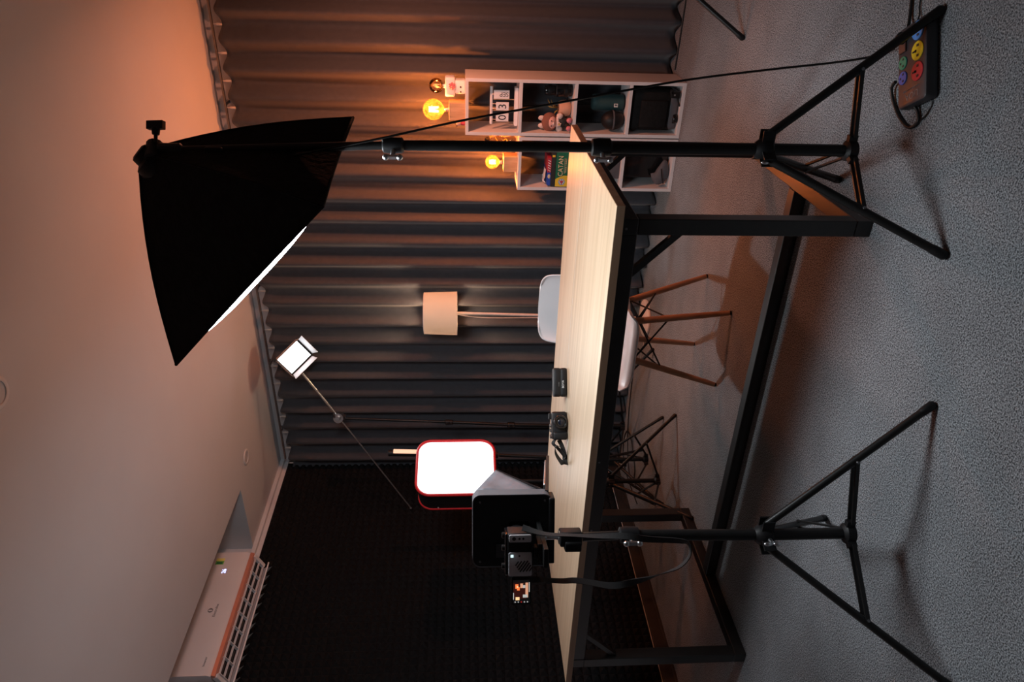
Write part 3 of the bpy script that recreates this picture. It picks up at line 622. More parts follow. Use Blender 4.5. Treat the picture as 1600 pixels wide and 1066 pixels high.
# ------------------------------------------------------------------ floor lamp
fl = thing('floor_lamp', 'slim floor lamp with a glowing white drum shade beside the curtain', 'floor lamp', (1.454,-.281,0))
mk('base', B().lathe([(.112,0),(.125,.002),(.125,.012),(.118,.018),(.02,.022)], None, Matrix.Translation((1.454,-.281,0)), 36), 'lamp_base_white', fl, 50)
mk('pole', B().cyl((1.454,-.281,.02),(1.484,-.264,1.33),.0095), 'pole_white', fl, 60)
sxx, syy, z0, z1 = 1.486, -.275, 1.262, 1.475
mk('shade', B().lathe([(.142,z0),(.143,z0),(.136,z1),(.135,z1),(.142,z0)], None, Matrix.Translation((sxx,syy,0)), 48, cap=False), 'shade', fl, 50)
for rr_, zz_ in ((.1425,z0),(.1355,z1)): mk('shade_ring', B().tube([(sxx+rr_*math.cos(2*PI*i/36), syy+rr_*math.sin(2*PI*i/36), zz_) for i in range(36)], .0018, None, 6, True), 'pole_white', fl, 60)
sb = B()
for k in range(3): a = 2*PI*k/3; sb.cyl((sxx,syy,z0+.06), (sxx+.140*math.cos(a), syy+.140*math.sin(a), z0+.03), .0018, n=6)
mk('shade_spider', sb, 'pole_white', fl)
mk('bulb', B().ball((sxx,syy,z0+.125), .028, n=16, k=12), 'px_hot', fl, 80)
point_light('lamp_glow', (sxx,syy,z0+.125), LAMP_W, LAMPC, .03)
mk('cord', B().tube(catmull([(1.49,-.285,z0+.03),(1.465,-.295,1.1),(1.462,-.292,.7),(1.452,-.29,.3),(1.40,-.30,.022),(1.30,-.33,.006),(1.10,-.30,.005)],6), .0028, None, 6), 'pole_white', fl, 60)

# ------------------------------------------------------------------ tripod stands
def tripod(name, label, cat, base, feet, hub, low, pole, leg_r=.011, tb=.56, pr=.0145, knob_dir=(1,0,0), silver=True, bar=True, grp=None):
    """pole = list of ((x,y,z), radius) section joints from hub upward"""
    bx, by = base; t = thing(name, label, cat, (bx,by,0), grp); r = 1.25*pr
    mk('column', B().cyl((bx,by,low), (bx,by,hub+.02), pr), 'black_metal', t, 60)
    hb = B(); hb.lathe([(pr+.002,hub-.02),(pr+.013,hub-.012),(pr+.015,hub+.008),(pr+.008,hub+.022),(pr+.001,hub+.03)], None, Matrix.Translation((bx,by,0)), 18)
    for f in feet:
        d = Vector((f[0]-bx, f[1]-by, 0)).normalized(); sd = Vector((-d.y,d.x,0))
        for s_ in (-1,1): hb.box((0,0,0), (.034,.004,.034), None, frame(Vector((bx,by,hub))+d*(pr+.018)+sd*s_*.0125, d, sd, (0,0,1)))
    mk('hub', hb, 'black_plastic', t, 40)
    lb = B(); lb.lathe([(pr+.001,low-.012),(pr+.011,low-.008),(pr+.012,low+.016),(pr+.001,low+.024)], None, Matrix.Translation((bx,by,0)), 18)
    for f in feet:
        d = Vector((f[0]-bx, f[1]-by, 0)).normalized(); sd = Vector((-d.y,d.x,0)); lb.box((0,0,0), (.024,.016,.024), None, frame(Vector((bx,by,low+.006))+d*(pr+.014), d, sd, (0,0,1)))
    mk('lower_collar', lb, 'black_plastic', t, 40)
    for f in feet:
        d = Vector((f[0]-bx, f[1]-by, 0)).normalized(); p0 = Vector((bx,by,hub))+d*(pr+.02); p1 = Vector((f[0],f[1],.012)); dd = (p1-p0).normalized()
        lg = mk('leg', B().cyl(p0, p1, leg_r), 'black_metal', t, 60)
        mk('rubber_foot', B().lathe([(leg_r+.0003,0),(leg_r+.0012,.006),(leg_r+.0014,.034),(leg_r*.7,.041)], None, along(p1-dd*.028, p1+dd*.012), 14), 'black_plastic', lg, 50)
        q = p0.lerp(p1, tb); a0 = Vector((bx,by,low+.004))+d*(pr+.022); sd = Vector((-d.y,d.x,0)); b = B()
        A = along(a0, q); Lq = (q-a0).length
        for s_ in ((-1,1) if bar else (0,)):
            o_ = sd*s_*.0105; b.add([], []); u = (q-a0).normalized(); nn = u.cross(sd); X = frame((a0+q)/2+o_, u, sd, nn); b.box((0,0,0), (Lq,.0055 if bar else .008,.011), None, X)
        mk('brace', b, 'black_metal', lg if False else t)
        mk('rivet', B().cyl(q-sd*.0145, q+sd*.0145, .0042, n=8), 'dark_steel', t, 40)
    P0 = Vector((bx,by,hub+.02)); prev = P0
    for i, (p, r_) in enumerate(pole):
        p = Vector(p); mk('pole', B().cyl(prev, p, r_), 'black_metal', t, 60)
        if i < len(pole)-1:
            X = along(prev, p); X.translation = p
            mk('clamp_collar', B().lathe([(r_+.001,-.035),(r_+.007,-.03),(r_+.008,.0),(r_+.006,.018),(pole[i+1][1]+.001,.022)], None, X, 18), 'black_plastic', t, 40)
            kd = Vector(knob_dir).normalized(); k0 = p-Vector((0,0,.008)); kb = B(); kb.cyl(k0+kd*r_, k0+kd*(r_+.026), .0065, n=12); up = Vector((0,0,1)); sd = kd.cross(up)
            kb.box((0,0,0), (.008,.010,.040), None, frame(k0+kd*(r_+.030), kd, sd, up))
            kb.ball(k0+kd*(r_+.031)+up*.018, .0085, n=10, k=6); kb.ball(k0+kd*(r_+.031)-up*.018, .0085, n=10, k=6)
            mk('wing_knob', kb, 'silver' if silver else 'black_plastic', t, 60)
        prev = p
    kd = Vector(knob_dir).normalized(); k0 = Vector((bx,by,hub-.002)); kb = B(); kb.cyl(k0+kd*pr, k0+kd*(pr+.030), .0065, n=12); up = Vector((0,0,1)); sd = kd.cross(up)
    kb.ball(k0+kd*(pr+.034)+up*.013, .009, sc=(.6,.8,1.3), n=10, k=6); kb.ball(k0+kd*(pr+.034)-up*.013, .009, sc=(.6,.8,1.3), n=10, k=6)
    mk('wing_knob', kb, 'silver' if silver else 'black_plastic', t, 60); return t
kd_cam = (.25,-.97,0)
tripod('light_stand', 'tall black tripod light stand carrying the big black softbox', 'light stand', (3.24,-2.50), [(3.594,-2.48),(3.070,-2.810),(3.064,-2.214)], .395, .150,
       [((3.238,-2.501,.855),.0165),((3.236,-2.503,1.411),.0140),((3.216,-2.514,1.955),.0115)], leg_r=.0115, pr=.0165, knob_dir=(-.45,-.89,0))
tripod('camera_stand', 'black tripod stand in front of the table holding the camera rig', 'camera stand', (2.315,-3.027), [(2.714,-2.973),(2.165,-3.402),(2.059,-2.719)], .385, .140,
       [((2.322,-3.024,.775),.0155),((2.318,-3.024,.895),.0125)], leg_r=.0105, pr=.016, knob_dir=(.3,-.95,0))

# ------------------------------------------------------------------ big softbox
sbx = thing('softbox', 'large black rectangular softbox tilted down over the table, lit inside', 'softbox', (3.186,-2.511,2.032))
AP = Vector((3.190,-2.513,2.034)); cA, cB, cC, cD = Vector((2.660,-2.677,2.021)), Vector((3.168,-2.776,1.549)), Vector((3.250,-2.283,1.535)), Vector((2.743,-2.184,2.007))
fc = (cA+cB+cC+cD)/4; nrm = (fc-AP).normalized(); e1 = (cA-cB).normalized(); e2 = (cC-cB).normalized()
def shell_point(rp_, t, k=1.0):
    # the cross-section swells evenly, so neighbouring panels share their corner line
    sc = .10+.90*t+.055*math.sin(PI*t**.85)
    return AP+(fc-AP)*t+(rp_-fc)*sc*k
def shell_panel(p, q, k=1.0):
    vs = []; nt_, nu_ = 10, 10; out = ((p+q)/2-fc).normalized()
    for j in range(nt_+1):
        t = j/nt_
        for i in range(nu_+1):
            u = i/nu_; vs.append(shell_point(p.lerp(q, u), t, k)-out*.014*math.sin(PI*u)*t)
    n1 = nu_+1; b = B(); b.add(vs, [[j*n1+i, j*n1+i+1, (j+1)*n1+i+1, (j+1)*n1+i] for j in range(nt_) for i in range(nu_)])
    return b
for p, q in ((cA,cB),(cB,cC),(cC,cD),(cD,cA)):
    mk('fabric_panel', shell_panel(p, q), 'black_fabric', sbx, 70)
    mk('silver_lining', shell_panel(p, q, .985), 'silver', sbx, 70)
for p in (cA,cB,cC,cD): mk('rib', B().tube([shell_point(p, j/10) for j in range(11)], .0035, None, 6), 'black_fabric', sbx, 60)
rim = []; C4 = [cA,cB,cC,cD]
for k in range(4):
    for i in range(8):
        p = C4[k].lerp(C4[(k+1)%4], i/8); rim.append(p-( (C4[k]+C4[(k+1)%4])/2-fc).normalized()*.012*math.sin(PI*i/8))
mk('rim_binding', B().tube(rim, .0045, None, 6, True), 'black_fabric', sbx, 60)
vs = []; nn_ = 16
for j in range(nn_+1):
    for i in range(nn_+1):
        u, v = -1+2*i/nn_, -1+2*j/nn_; w1, w2 = (cA-cB).length/2-.012, (cC-cB).length/2-.012
        k1 = 1-.03*(1-v*v) if False else 1; bul = .050*(1-abs(u)**(5 if u > 0 else 3.2))*(1-abs(v)**3)
        vs.append(fc + e1*u*w1*(1-.018*(1-v*v)) + e2*v*w2*(1-.018*(1-u*u)) + nrm*(bul-.004))
n1 = nn_+1; b = B(); b.add(vs, [[j*n1+i, j*n1+i+1, (j+1)*n1+i+1, (j+1)*n1+i] for j in range(nn_) for i in range(nn_)]); mk('diffuser', b, 'key_diffuser', sbx, 70)
mk('lamp_head', B().lathe([(.018,-.034),(.026,-.030),(.030,-.012),(.044,-.006),(.050,.012),(.046,.03)], None, along(AP, AP+nrm), 24), 'black_plastic', sbx, 40)
tl = thing('tilt_head', 'black swivel bracket with a T-shaped knob at the top of the tall stand', 'bracket', (3.213,-2.516,1.97))
mk('sleeve', B().lathe([(.0135,1.945),(.019,1.95),(.019,2.0),(.014,2.008)], None, Matrix.Translation((3.216,-2.514,0)), 18), 'black_metal', tl, 40)
mk('swivel', B().cyl((3.200,-2.545,2.012),(3.222,-2.490,2.022),.022), 'black_plastic', tl, 40)
mk('arm', B().box((3.212,-2.520,1.999),(.028,.024,.05)), 'black_metal', tl, bevel=.003)
# T knob pointing to the right of the stand
k0 = Vector((3.225,-2.512,2.012)); kd = Vector((.86,.50,-.02)).normalized(); b = B(); b.cyl(k0, k0+kd*.045, .005, n=10); b.cyl(k0+kd*.03, k0+kd*.048, .009,.011, n=12)
sd = Vector((-.1,.2,1)).normalized(); b.box((0,0,0), (.022,.016,.046), None, frame(k0+kd*.055, kd, sd.cross(kd).normalized(), sd)); mk('t_knob', b, 'black_plastic', tl, bevel=.003)
# power cable from softbox to strip
pc = catmull([(3.212,-2.530,1.66),(3.242,-2.530,1.521),(3.258,-2.515,1.428),(3.293,-2.460,1.220),(3.330,-2.420,.983),(3.385,-2.357,.622),(3.414,-2.315,.352),(3.432,-2.290,.163),(3.455,-2.310,.060),(3.485,-2.360,.030)], 6)
solo('power_cable', B().tube(pc, .0032, None, 8), 'cable', 'thin black cable hanging from the softbox down to the power strip', 'cable', (3.4,-2.35,.3), smooth=60)
solo('inline_switch', B().rbox((0,0,0), (.018,.045,.014), .006, None, frame((3.2235,-2.533,1.86), (1,0,0), (0,0,1), (0,-1,0))), 'black_plastic', 'small black inline box strapped to the softbox pole', 'switch', (3.2235,-2.533,1.86), smooth=50)

# ------------------------------------------------------------------ power strip
sa = math.radians(30); sxv = Vector((math.cos(sa), math.sin(sa), 0)); syv = Vector((-math.sin(sa), math.cos(sa), 0)); SP = frame((3.466,-2.470,0), sxv, syv, (0,0,1))
ps = thing('power_strip', 'black power strip with coloured round sockets lying on the carpet', 'power strip', X=SP)
def pp(name, b, m, par=ps, **k): b.v = [tuple(SP @ Vector(v)) for v in b.v]; return mk(name, b, m, par, **k)
pp('body', B().rbox((0,0,.019), (.215,.122,.034), .012), 'strip_grey', smooth=40)
for i, (x, y, r_, c_) in enumerate(((.077,-.026,.0245,'socket_lightblue'),(.024,-.026,.0245,'socket_yellow'),(-.029,-.026,.0245,'socket_red'),(.013,.036,.0175,'socket_green'),(-.027,.036,.0175,'socket_blue'))):
    so = pp('socket', B().lathe([(r_,.0355),(r_,.0375),(r_-.001,.0385)], None, Matrix.Translation((x,y,0)), 28), c_, smooth=40)
    so['label'] = c_.replace('socket_','').replace('lightblue','light blue')+' round socket'
    hb = B()
    if r_ > .02:
        hb.box((x+.013,y-.003,.0389), (.006,.008,.0012)); hb.box((x-.013,y-.003,.0389), (.006,.008,.0012)); hb.box((x,y+.010,.0389),(.004,.016,.0012)); hb.lathe([(.004,.0383),(.004,.0395)],None,Matrix.Translation((x,y+.006,0)),10)
    else:
        hb.box((x+.009,y-.003,.0389), (.005,.006,.0012)); hb.box((x-.009,y-.003,.0389), (.005,.006,.0012)); hb.lathe([(.003,.0383),(.003,.0395)],None,Matrix.Translation((x,y+.008,0)),10)
    pp('pin_hole', hb, 'ink', so)
pp('rocker_switch', B().box((.053,.036,.038), (.026,.030,.006)), 'switch_brown', bevel=.002)
pp('plug', B().lathe([(.016,.038),(.016,.052),(.008,.060)], None, Matrix.Translation((.077,.030,0)) , 16), 'black_plastic', smooth=40)
text('maker_lettering', 'LiOA', .026, SP @ frame((-.083,-.002,.0362), (0,1,0), (-1,0,0), (0,0,1)), 'grey_print', ps)
text('small_lettering', 'HIGH QUALITY SOCKET', .0065, SP @ frame((-.066,.0,.0362), (0,1,0), (-1,0,0), (0,0,1)), 'grey_print', ps)
solo('looped_cable', B().tube(catmull([(3.404,-2.395,.02),(3.380,-2.372,.012),(3.345,-2.396,.006),(3.316,-2.448,.006),(3.306,-2.500,.006),(3.330,-2.530,.006),(3.355,-2.515,.008),(3.372,-2.49,.02)],6), .0045, None, 8), 'cable', 'black cable looping out of the lower end of the power strip', 'cable', (3.34,-2.45,.006), smooth=60)
solo('thin_cable_loop', B().tube(catmull([(3.330,-2.528,.004),(3.352,-2.552,.004),(3.385,-2.560,.004),(3.40,-2.545,.012)],6), .0022, None, 6), 'cable', 'thin grey-black lead curling beside the power strip end', 'cable', (3.36,-2.55,.004), smooth=60)
solo('supply_cable', B().tube(catmull([(3.540,-2.375,.018),(3.562,-2.352,.008),(3.604,-2.332,.006),(3.70,-2.29,.006),(3.95,-2.25,.006),(4.3,-2.35,.006)],6), .0045, None, 8), 'cable', 'thick black supply cable leaving the upper end of the power strip', 'cable', (3.7,-2.29,.006), smooth=60)
solo('thin_cable', B().tube(catmull([(3.552,-2.402,.016),(3.575,-2.388,.005),(3.61,-2.370,.004),(3.75,-2.34,.004),(4.0,-2.36,.004)],6), .0022, None, 6), 'cable', 'thin black lead beside the thick supply cable at the frame edge', 'cable', (3.7,-2.35,.004), smooth=60)

# ------------------------------------------------------------------ camera rig on the front stand
ra = math.radians(25); av = Vector((-math.sin(ra), math.cos(ra), 0)); rv = Vector((math.cos(ra), math.sin(ra), 0)); SO = Vector((2.318,-3.024,0))
RX = frame(SO, rv, av, (0,0,1))     # local x = right, y = away along the lens axis, z = up
def rp(name, b, m, par, **k): b.v = [tuple(RX @ Vector(v)) for v in b.v]; return mk(name, b, m, par, **k)
bh = thing('ball_head', 'black friction head between the camera stand and the rig', 'tripod head', (SO.x,SO.y,.895))
rp('block', B().rbox((0,0,.93), (.042,.045,.060), .008), 'black_plastic', bh, smooth=40)
rp('clamp_body', B().rbox((-.018,-.012,.925), (.030,.034,.045), .008), 'black_plastic', bh, smooth=40)
rp('stem', B().lathe([(.018,.958),(.018,.962),(.008,.964),(.0055,.97),(.0055,.995),(.014,1.0),(.014,1.006)], None, None, 16), 'silver', bh, smooth=40)
tele = thing('teleprompter', 'black teleprompter box with a grey cloth hood over its mirror', 'teleprompter', X=RX@Matrix.Translation((0,0,1.006)))
rp('rail', B().box((0,.02,1.012), (.05,.32,.012)).box((0,-.075,1.024),(.05,.06,.012)).box((0,-.09,1.035),(.03,.03,.010)), 'black_metal', tele, bevel=.002)
# rounded back plate with a lens hole, seen from behind
X = RX @ frame((0,.055,1.085), (1,0,0), (0,0,1), (0,-1,0)); 
def rr(wd, hg, r, n=6):
    out = []
    for qx, qy, a0 in ((1,1,0),(-1,1,90),(-1,-1,180),(1,-1,270)):
        for i in range(n+1): a = math.radians(a0+90*i/n); out.append((qx*(wd/2-r)+r*math.cos(a), qy*(hg/2-r)+r*math.sin(a)))
    return out
b = B(); o_ = rr(.205,.218,.020,6); N = len(o_); i_ = [(.036*math.cos(math.atan2(p[1],p[0])), -.02+.036*math.sin(math.atan2(p[1],p[0]))) for p in o_]
vs = [(p[0],p[1],0) for p in o_]+[(p[0],p[1],-.006) for p in o_]+[(p[0],p[1],0) for p in i_]+[(p[0],p[1],-.006) for p in i_]
b.add(vs, [[k,(k+1)%N,N+(k+1)%N,N+k] for k in range(N)]+[[k,2*N+k,2*N+(k+1)%N,(k+1)%N] for k in range(N)]+[[N+k,N+(k+1)%N,3*N+(k+1)%N,3*N+k] for k in range(N)]+[[2*N+k,3*N+k,3*N+(k+1)%N,2*N+(k+1)%N] for k in range(N)], None, X)
mk('back_plate', b, 'black_plastic', tele, 40)
b = B(); o2 = rr(.209,.222,.022,6); vs = [(p[0],p[1],.001) for p in o2]+[(p[0],p[1],-.046) for p in o2]+[(p[0]*.975,p[1]*.975,-.046) for p in o2]+[(p[0]*.975,p[1]*.975,.001) for p in o2]
b.add(vs, [[j*N+k, j*N+(k+1)%N, ((j+1)%4)*N+(k+1)%N, ((j+1)%4)*N+k] for j in range(4) for k in range(N)], None, X); mk('frame_rim', b, 'grey_plastic' if False else 'bag_grey', tele, 40)
rp('rear_label', B().box((-.055,.0475,1.105), (.038,.001,.05)), 'strip_grey', tele)
for px_, pz_ in ((-.085,1.175),(.085,1.175),(.088,.995),(-.085,.995)): rp('screw', B().cyl((px_,.0455,pz_),(px_,.049,pz_),.003,n=8), 'dark_steel', tele)
rp('side_knob', B().cyl((-.06,.035,.992),(-.06,.05,.992),.005,n=12), 'silver', tele)
# hood: top sheet plus two side gussets from the rim to the mirror's top edge
hb = B(); nr = 8
def hood_side(s_):
    vs = []; A_ = Vector((s_*.100,.102,1.188)); Bp = Vector((s_*.100,.102,1.000)); Cp = Vector((s_*.104,.300,1.120))
    for j in range(nr+1):
        for i in range(nr+1-j+0):
            u, v = i/nr, j/nr; p = A_*(1-u-v)+Bp*u+Cp*v; wr = .006*math.sin(7*u+9*v)*min(1, 6*min(u,v,1-u-v)+.0); vs.append(Vector((p.x+s_*wr, p.y, p.z)))
    fs = []; idx = {}; k = 0
    for j in range(nr+1):
        for i in range(nr+1-j): idx[i,j] = k; k += 1
    for j in range(nr):
        for i in range(nr-j):
            fs.append([idx[i,j], idx[i+1,j], idx[i,j+1]])
            if (i+1,j+1) in idx: fs.append([idx[i+1,j], idx[i+1,j+1], idx[i,j+1]])
    return vs, fs
for s_ in (-1,1):
    v_, f_ = hood_side(s_); q = B().add(v_, f_); o = rp('cloth_gusset', q, 'hood_cloth', tele, smooth=60); o.modifiers.new('s','SOLIDIFY').thickness = .001
q = B().add([(-.100,.102,1.188),(.100,.102,1.188),(.104,.300,1.120),(-.104,.300,1.120),(0,.102,1.190),(0,.300,1.116)], [(0,4,5,3),(4,1,2,5)]); o = rp('cloth_top', q, 'hood_cloth', tele, smooth=60); o.modifiers.new('s','SOLIDIFY').thickness = .001
rp('mirror_frame', B().box((0,0,0), (.212,.23,.006), None, frame((0,.20,1.060), (1,0,0), Vector((0,.86,.52)).normalized(), Vector((0,-.52,.86)).normalized())), 'gloss_black', tele, bevel=.002)
TT = Matrix.Translation((0,.08,.985)) @ Matrix.Rotation(-.125,4,'X')
rp('tray', B().box((0,.19,0), (.21,.37,.006), None, TT).box((.104,.19,.004),(.003,.37,.005), None, TT).box((-.104,.19,.004),(.003,.37,.005), None, TT), 'black_plastic', tele, bevel=.001)
rp('bottom_shroud', B().rbox((0,.075,.975), (.19,.06,.016), .005), 'black_plastic', tele, smooth=40)
tabl = thing('tablet', 'thin silver-edged tablet lying flat on the prompter tray', 'tablet', X=RX@Matrix.Translation((0,.27,.989)))
rp('casing', B().rbox((0,.22,.0075), (.195,.26,.008), .006, None, TT), 'silver', tabl, smooth=40); rp('display', B().box((0,.22,.012), (.182,.245,.0012), None, TT), 'gloss_black', tabl)
cm = thing('video_camera', 'silver and black mirrorless camera with its screen flipped out', 'camera', X=RX@Matrix.Translation((0,-.07,1.04)))
cz0 = 1.043
rp('body', B().rbox((-.008,-.067,cz0+.032), (.116,.060,.064), .008), 'black_plastic', cm, smooth=40)
rp('top_plate', B().rbox((-.008,-.067,cz0+.0665), (.112,.050,.008), .004), 'gloss_black', cm, smooth=40)
for x in (-.050,.0,.034): rp('dial', B().lathe([(.008,cz0+.070),(.008,cz0+.077),(.006,cz0+.078)], None, Matrix.Translation((x,-.062,0)), 16), 'black_metal', cm, smooth=40)
rp('back_panel_left', B().rbox((0,0,0), (.064,.060,.004), .004, None, frame((-.031,-.0975,cz0+.0315), (1,0,0), (0,0,1), (0,-1,0))), 'grey_plastic', cm, smooth=40)
rp('back_panel_right', B().rbox((0,0,0), (.020,.058,.004), .004, None, frame((.038,-.0975,cz0+.032), (1,0,0), (0,0,1), (0,-1,0))), 'grey_plastic', cm, smooth=40)
for k in range(7):
    xm = -.036; zl = cz0+.022+ (k-3)*.0060
    L_ = .036-abs(k-3)*.0075
    rp('vent_slot', B().box((0,0,0), (L_,.0016,.0030), None, frame((xm+(k-3)*.0026,-.1000,zl), Vector((.82,0,-.57)), (0,1,0), Vector((.57,0,.82)))), 'ink', cm)
rp('tally_light', B().box((-.008,-.0998,cz0+.053), (.007,.001,.007)), 'screen_green', cm)
for x, zz, r_ in ((.038,cz0+.048,.005),(.038,cz0+.034,.003),(.038,cz0+.024,.003),(-.008,cz0+.034,.0025)): rp('button', B().cyl((x,-.100,zz),(x,-.0985,zz),r_,n=14), 'ink', cm, smooth=40)
rp('lens', B().lathe([(.030,0),(.030,.02),(.033,.024),(.033,.05),(.031,.066)], None, frame((-.004,-.037,cz0+.032), (1,0,0), (0,0,-1), (0,1,0)), 24), 'gloss_black', cm, smooth=40)
scn = rp('flip_screen', B().rbox((0,0,0), (.074,.054,.007), .004, None, frame((-.105,-.094,cz0+.028), (1,0,0), (0,0,1), (0,-1,0))), 'gloss_black', cm, smooth=40)
# live view: the same room, upright as the camera sees it
b = B(); ox, oz = -.105, cz0+.028
def q_(x, z_, w_, h_, m, k=0): b.box((ox+x,-.0980-k*.0002,oz+z_), (w_,.0003,h_), m)
q_(0,0,.062,.044,'px_black'); q_(.002,.004,.044,.034,'px_dark',1); q_(.004,-.014,.040,.007,'px_peach',2); q_(.014,.012,.012,.008,'px_orange',2); q_(.008,.008,.009,.007,'px_orange',3); q_(.016,-.001,.012,.008,'px_peach',3)
q_(.013,.010,.004,.004,'px_hot',4); q_(-.012,-.010,.008,.012,'px_white',4); q_(-.019,.010,.008,.010,'px_hot',3); q_(.014,-.007,.008,.006,'px_white',4); q_(.020,-.007,.004,.006,'px_black',5)
for k in range(5): q_(-.028,.016-k*.008,.003,.003,'px_white' if k != 2 else 'px_red',4)
q_(-.012,.0205,.018,.002,'px_white',4); q_(.012,-.0205,.026,.002,'px_white',4)
rp('live_picture', b, None, scn)
st_ = [(2.291,-3.142,1.054),(2.292,-3.144,1.021),(2.291,-3.146,.996),(2.291,-3.149,.962),(2.293,-3.150,.929),(2.288,-3.157,.879),(2.285,-3.163,.830),(2.299,-3.160,.763),(2.318,-3.153,.697),(2.334,-3.147,.658),(2.359,-3.133,.633),(2.384,-3.118,.637),(2.390,-3.112,.663),(2.391,-3.105,.746),(2.396,-3.098,.796),(2.393,-3.093,.879),(2.394,-3.089,.946),(2.396,-3.084,1.012),(2.406,-3.070,1.068)]
pts = catmull(st_, 4); sides = []
for i, p in enumerate(pts):
    t = i/len(pts); a = math.radians(90*math.sin(t*9)+20*math.sin(t*23)); sides.append(rv*math.cos(a)*.6+av*math.sin(a)+rv*.25)
solo('camera_strap', B().ribbon(pts, sides, .017, .002), 'strap', 'long black camera strap looping down below the camera rig', 'strap', (2.34,-3.14,.64), smooth=60)

# ------------------------------------------------------------------ things on the table
hdg = Vector((-.58,.815,0)); rgt = Vector((.815,.58,0)); Z = TZ
CX_ = frame((2.058,-1.905,Z), rgt, hdg, (0,0,1))
cs = thing('earphone_case', 'black rounded hard case lying on the table right of the camera', 'case', X=CX_)
def cp(name, b, m, **k): b.v = [tuple(CX_ @ Vector(v)) for v in b.v]; return mk(name, b, m, cs, **k)
cp('lower_shell', B().rbox((0,0,.014), (.122,.062,.026), .012), 'black_plastic', smooth=50); cp('lid', B().rbox((0,0,.042), (.122,.062,.030), .012), 'black_plastic', smooth=50)
cp('seam', B().rbox((0,0,.027), (.1195,.0595,.003), .011), 'ink', smooth=50)
cX = lambda x, z_: CX_ @ frame((x,-.0315,z_), (1,0,0), (0,0,1), (0,-1,0))
text('case_lettering', 'BOYA', .0125, cX(-.008,.018), 'white_print', cs); text('small_lettering', 'wireless', .006, cX(-.008,.036), 'grey_print', cs)
KX = frame((1.912,-2.015,Z), rgt, hdg, (0,0,1))
kc = thing('compact_camera', 'black compact camera with its lens facing out, lying on the table', 'camera', X=KX)
def kp(name, b, m, **k): b.v = [tuple(KX @ Vector(v)) for v in b.v]; return mk(name, b, m, kc, **k)
kp('body', B().rbox((0,0,.033), (.118,.036,.060), .012), 'black_plastic', smooth=50)
kp('grip', B().rbox((-.042,-.020,.032), (.034,.024,.056), .010), 'black_plastic', smooth=50)
kp('top_plate', B().rbox((0,0,.064), (.112,.030,.006), .004), 'dark_steel', smooth=50)
kp('viewfinder', B().rbox((.040,.0,.071), (.026,.024,.014), .005), 'black_plastic', smooth=50)
for x, r_ in ((-.045,.009),(-.020,.007),(.0,.008)): kp('dial', B().lathe([(r_,.066),(r_,.073),(r_-.002,.074)], None, Matrix.Translation((x,0,0)), 18), 'dark_steel', smooth=40)
LX = frame((.016,-.017,.031), (1,0,0), (0,0,1), (0,-1,0))
kp('lens_barrel', B().lathe([(.030,0),(.030,.010),(.028,.012),(.028,.026),(.025,.030),(.021,.030),(.017,.024)], None, LX, 30), 'gloss_black', smooth=35)
kp('lens_ring', B().lathe([(.0285,.012),(.0290,.013),(.0290,.015),(.0285,.016)], None, LX, 30, cap=False), 'silver', smooth=35)
kp('front_glass', B().ball((0,0,.021), .015, sc=(1,1,.35), X=LX, n=20, k=10), 'chrome_lens', smooth=80)
b = B(); 
s1 = [(-.060,0,.052),(-.075,-.005,.060),(-.095,-.004,.040),(-.120,-.002,.018),(-.145,0,.006),(-.160,-.02,.010),(-.150,-.035,.03),(-.115,-.03,.052),(-.085,-.02,.050),(-.095,-.01,.020),(-.135,.01,.005)]
pts = catmull(s1, 6); sides = [Vector((.1*math.sin(i*.15), .5+.5*math.cos(i*.12), .7*math.sin(i*.12+.6))) for i in range(len(pts))]
b.ribbon(pts, sides, .020, .0022); b.v = [tuple(KX @ Vector(v)) for v in b.v]
b2 = B().ribbon(catmull([(-.060,.0,.035),(-.085,.008,.022),(-.115,.012,.012),(-.14,.01,.010),(-.158,-.008,.012)],6), [(0,0,1)]*25, .018, .0022); b2.v = [tuple(KX @ Vector(v)) for v in b2.v]; b.add(b2.v, b2.f)
cst = solo('wrist_strap', b, 'strap', 'black webbing strap curled on the table beside the compact camera', 'strap', tuple(KX @ Vector((-.12,0,0))), smooth=60)

# ------------------------------------------------------------------ LED panel on boom stand
tripod('light_stand', 'slim black boom stand by the curtain holding the white LED panel', 'light stand', (.640,-.400), [(1.379,-.564),(.560,-1.035),(.22,-.34)], .40, .085,
       [((.652,-.393,.893),.0125),((.672,-.380,1.329),.0105),((.700,-.363,2.065),.0085)], leg_r=.010, pr=.013, knob_dir=(.3,-.95,0), silver=False, bar=False)
J = Vector((.704,-.361,2.082)); T0 = Vector((.046,-.575,1.600)); HD = Vector((1.010,-.262,2.315)); bd = (HD-T0).normalized()
bm_ = thing('boom_arm', 'thin metal boom arm crossing diagonally above its stand', 'boom arm', tuple(J))
mk('boom_tube', B().cyl(J-bd*.02, HD, .0085), 'silver', bm_, 60); mk('thin_tube', B().cyl(T0, J, .0050), 'silver', bm_, 60)
mk('end_cap', B().ball(T0, .008, n=10, k=8), 'silver', bm_, 60)
mk('pivot_clamp', B().cyl(J+Vector((.02,-.035,0)), J+Vector((-.01,.03,0)), .034).box((J.x+.012,J.y-.012,J.z-.026),(.03,.03,.04)), 'silver', bm_, 40)
mk('pivot_knob', B().cyl(J+Vector((.024,-.036,0)), J+Vector((.034,-.056,0)), .018,.014).box((J.x+.045,J.y-.03,J.z+.025),(.04,.008,.012)), 'silver', bm_, 40)
pn_c = Vector((1.124,-.235,2.363)); e1p = Vector((.626,.10,-.775)).normalized(); tocam = (EYE-pn_c).normalized(); tgt = Vector((.45,-.80,-.42)).normalized(); e1p = (e1p-tgt*e1p.dot(tgt)).normalized(); e2p = tgt.cross(e1p).normalized()
PX = frame(pn_c, e1p, e2p, tgt)
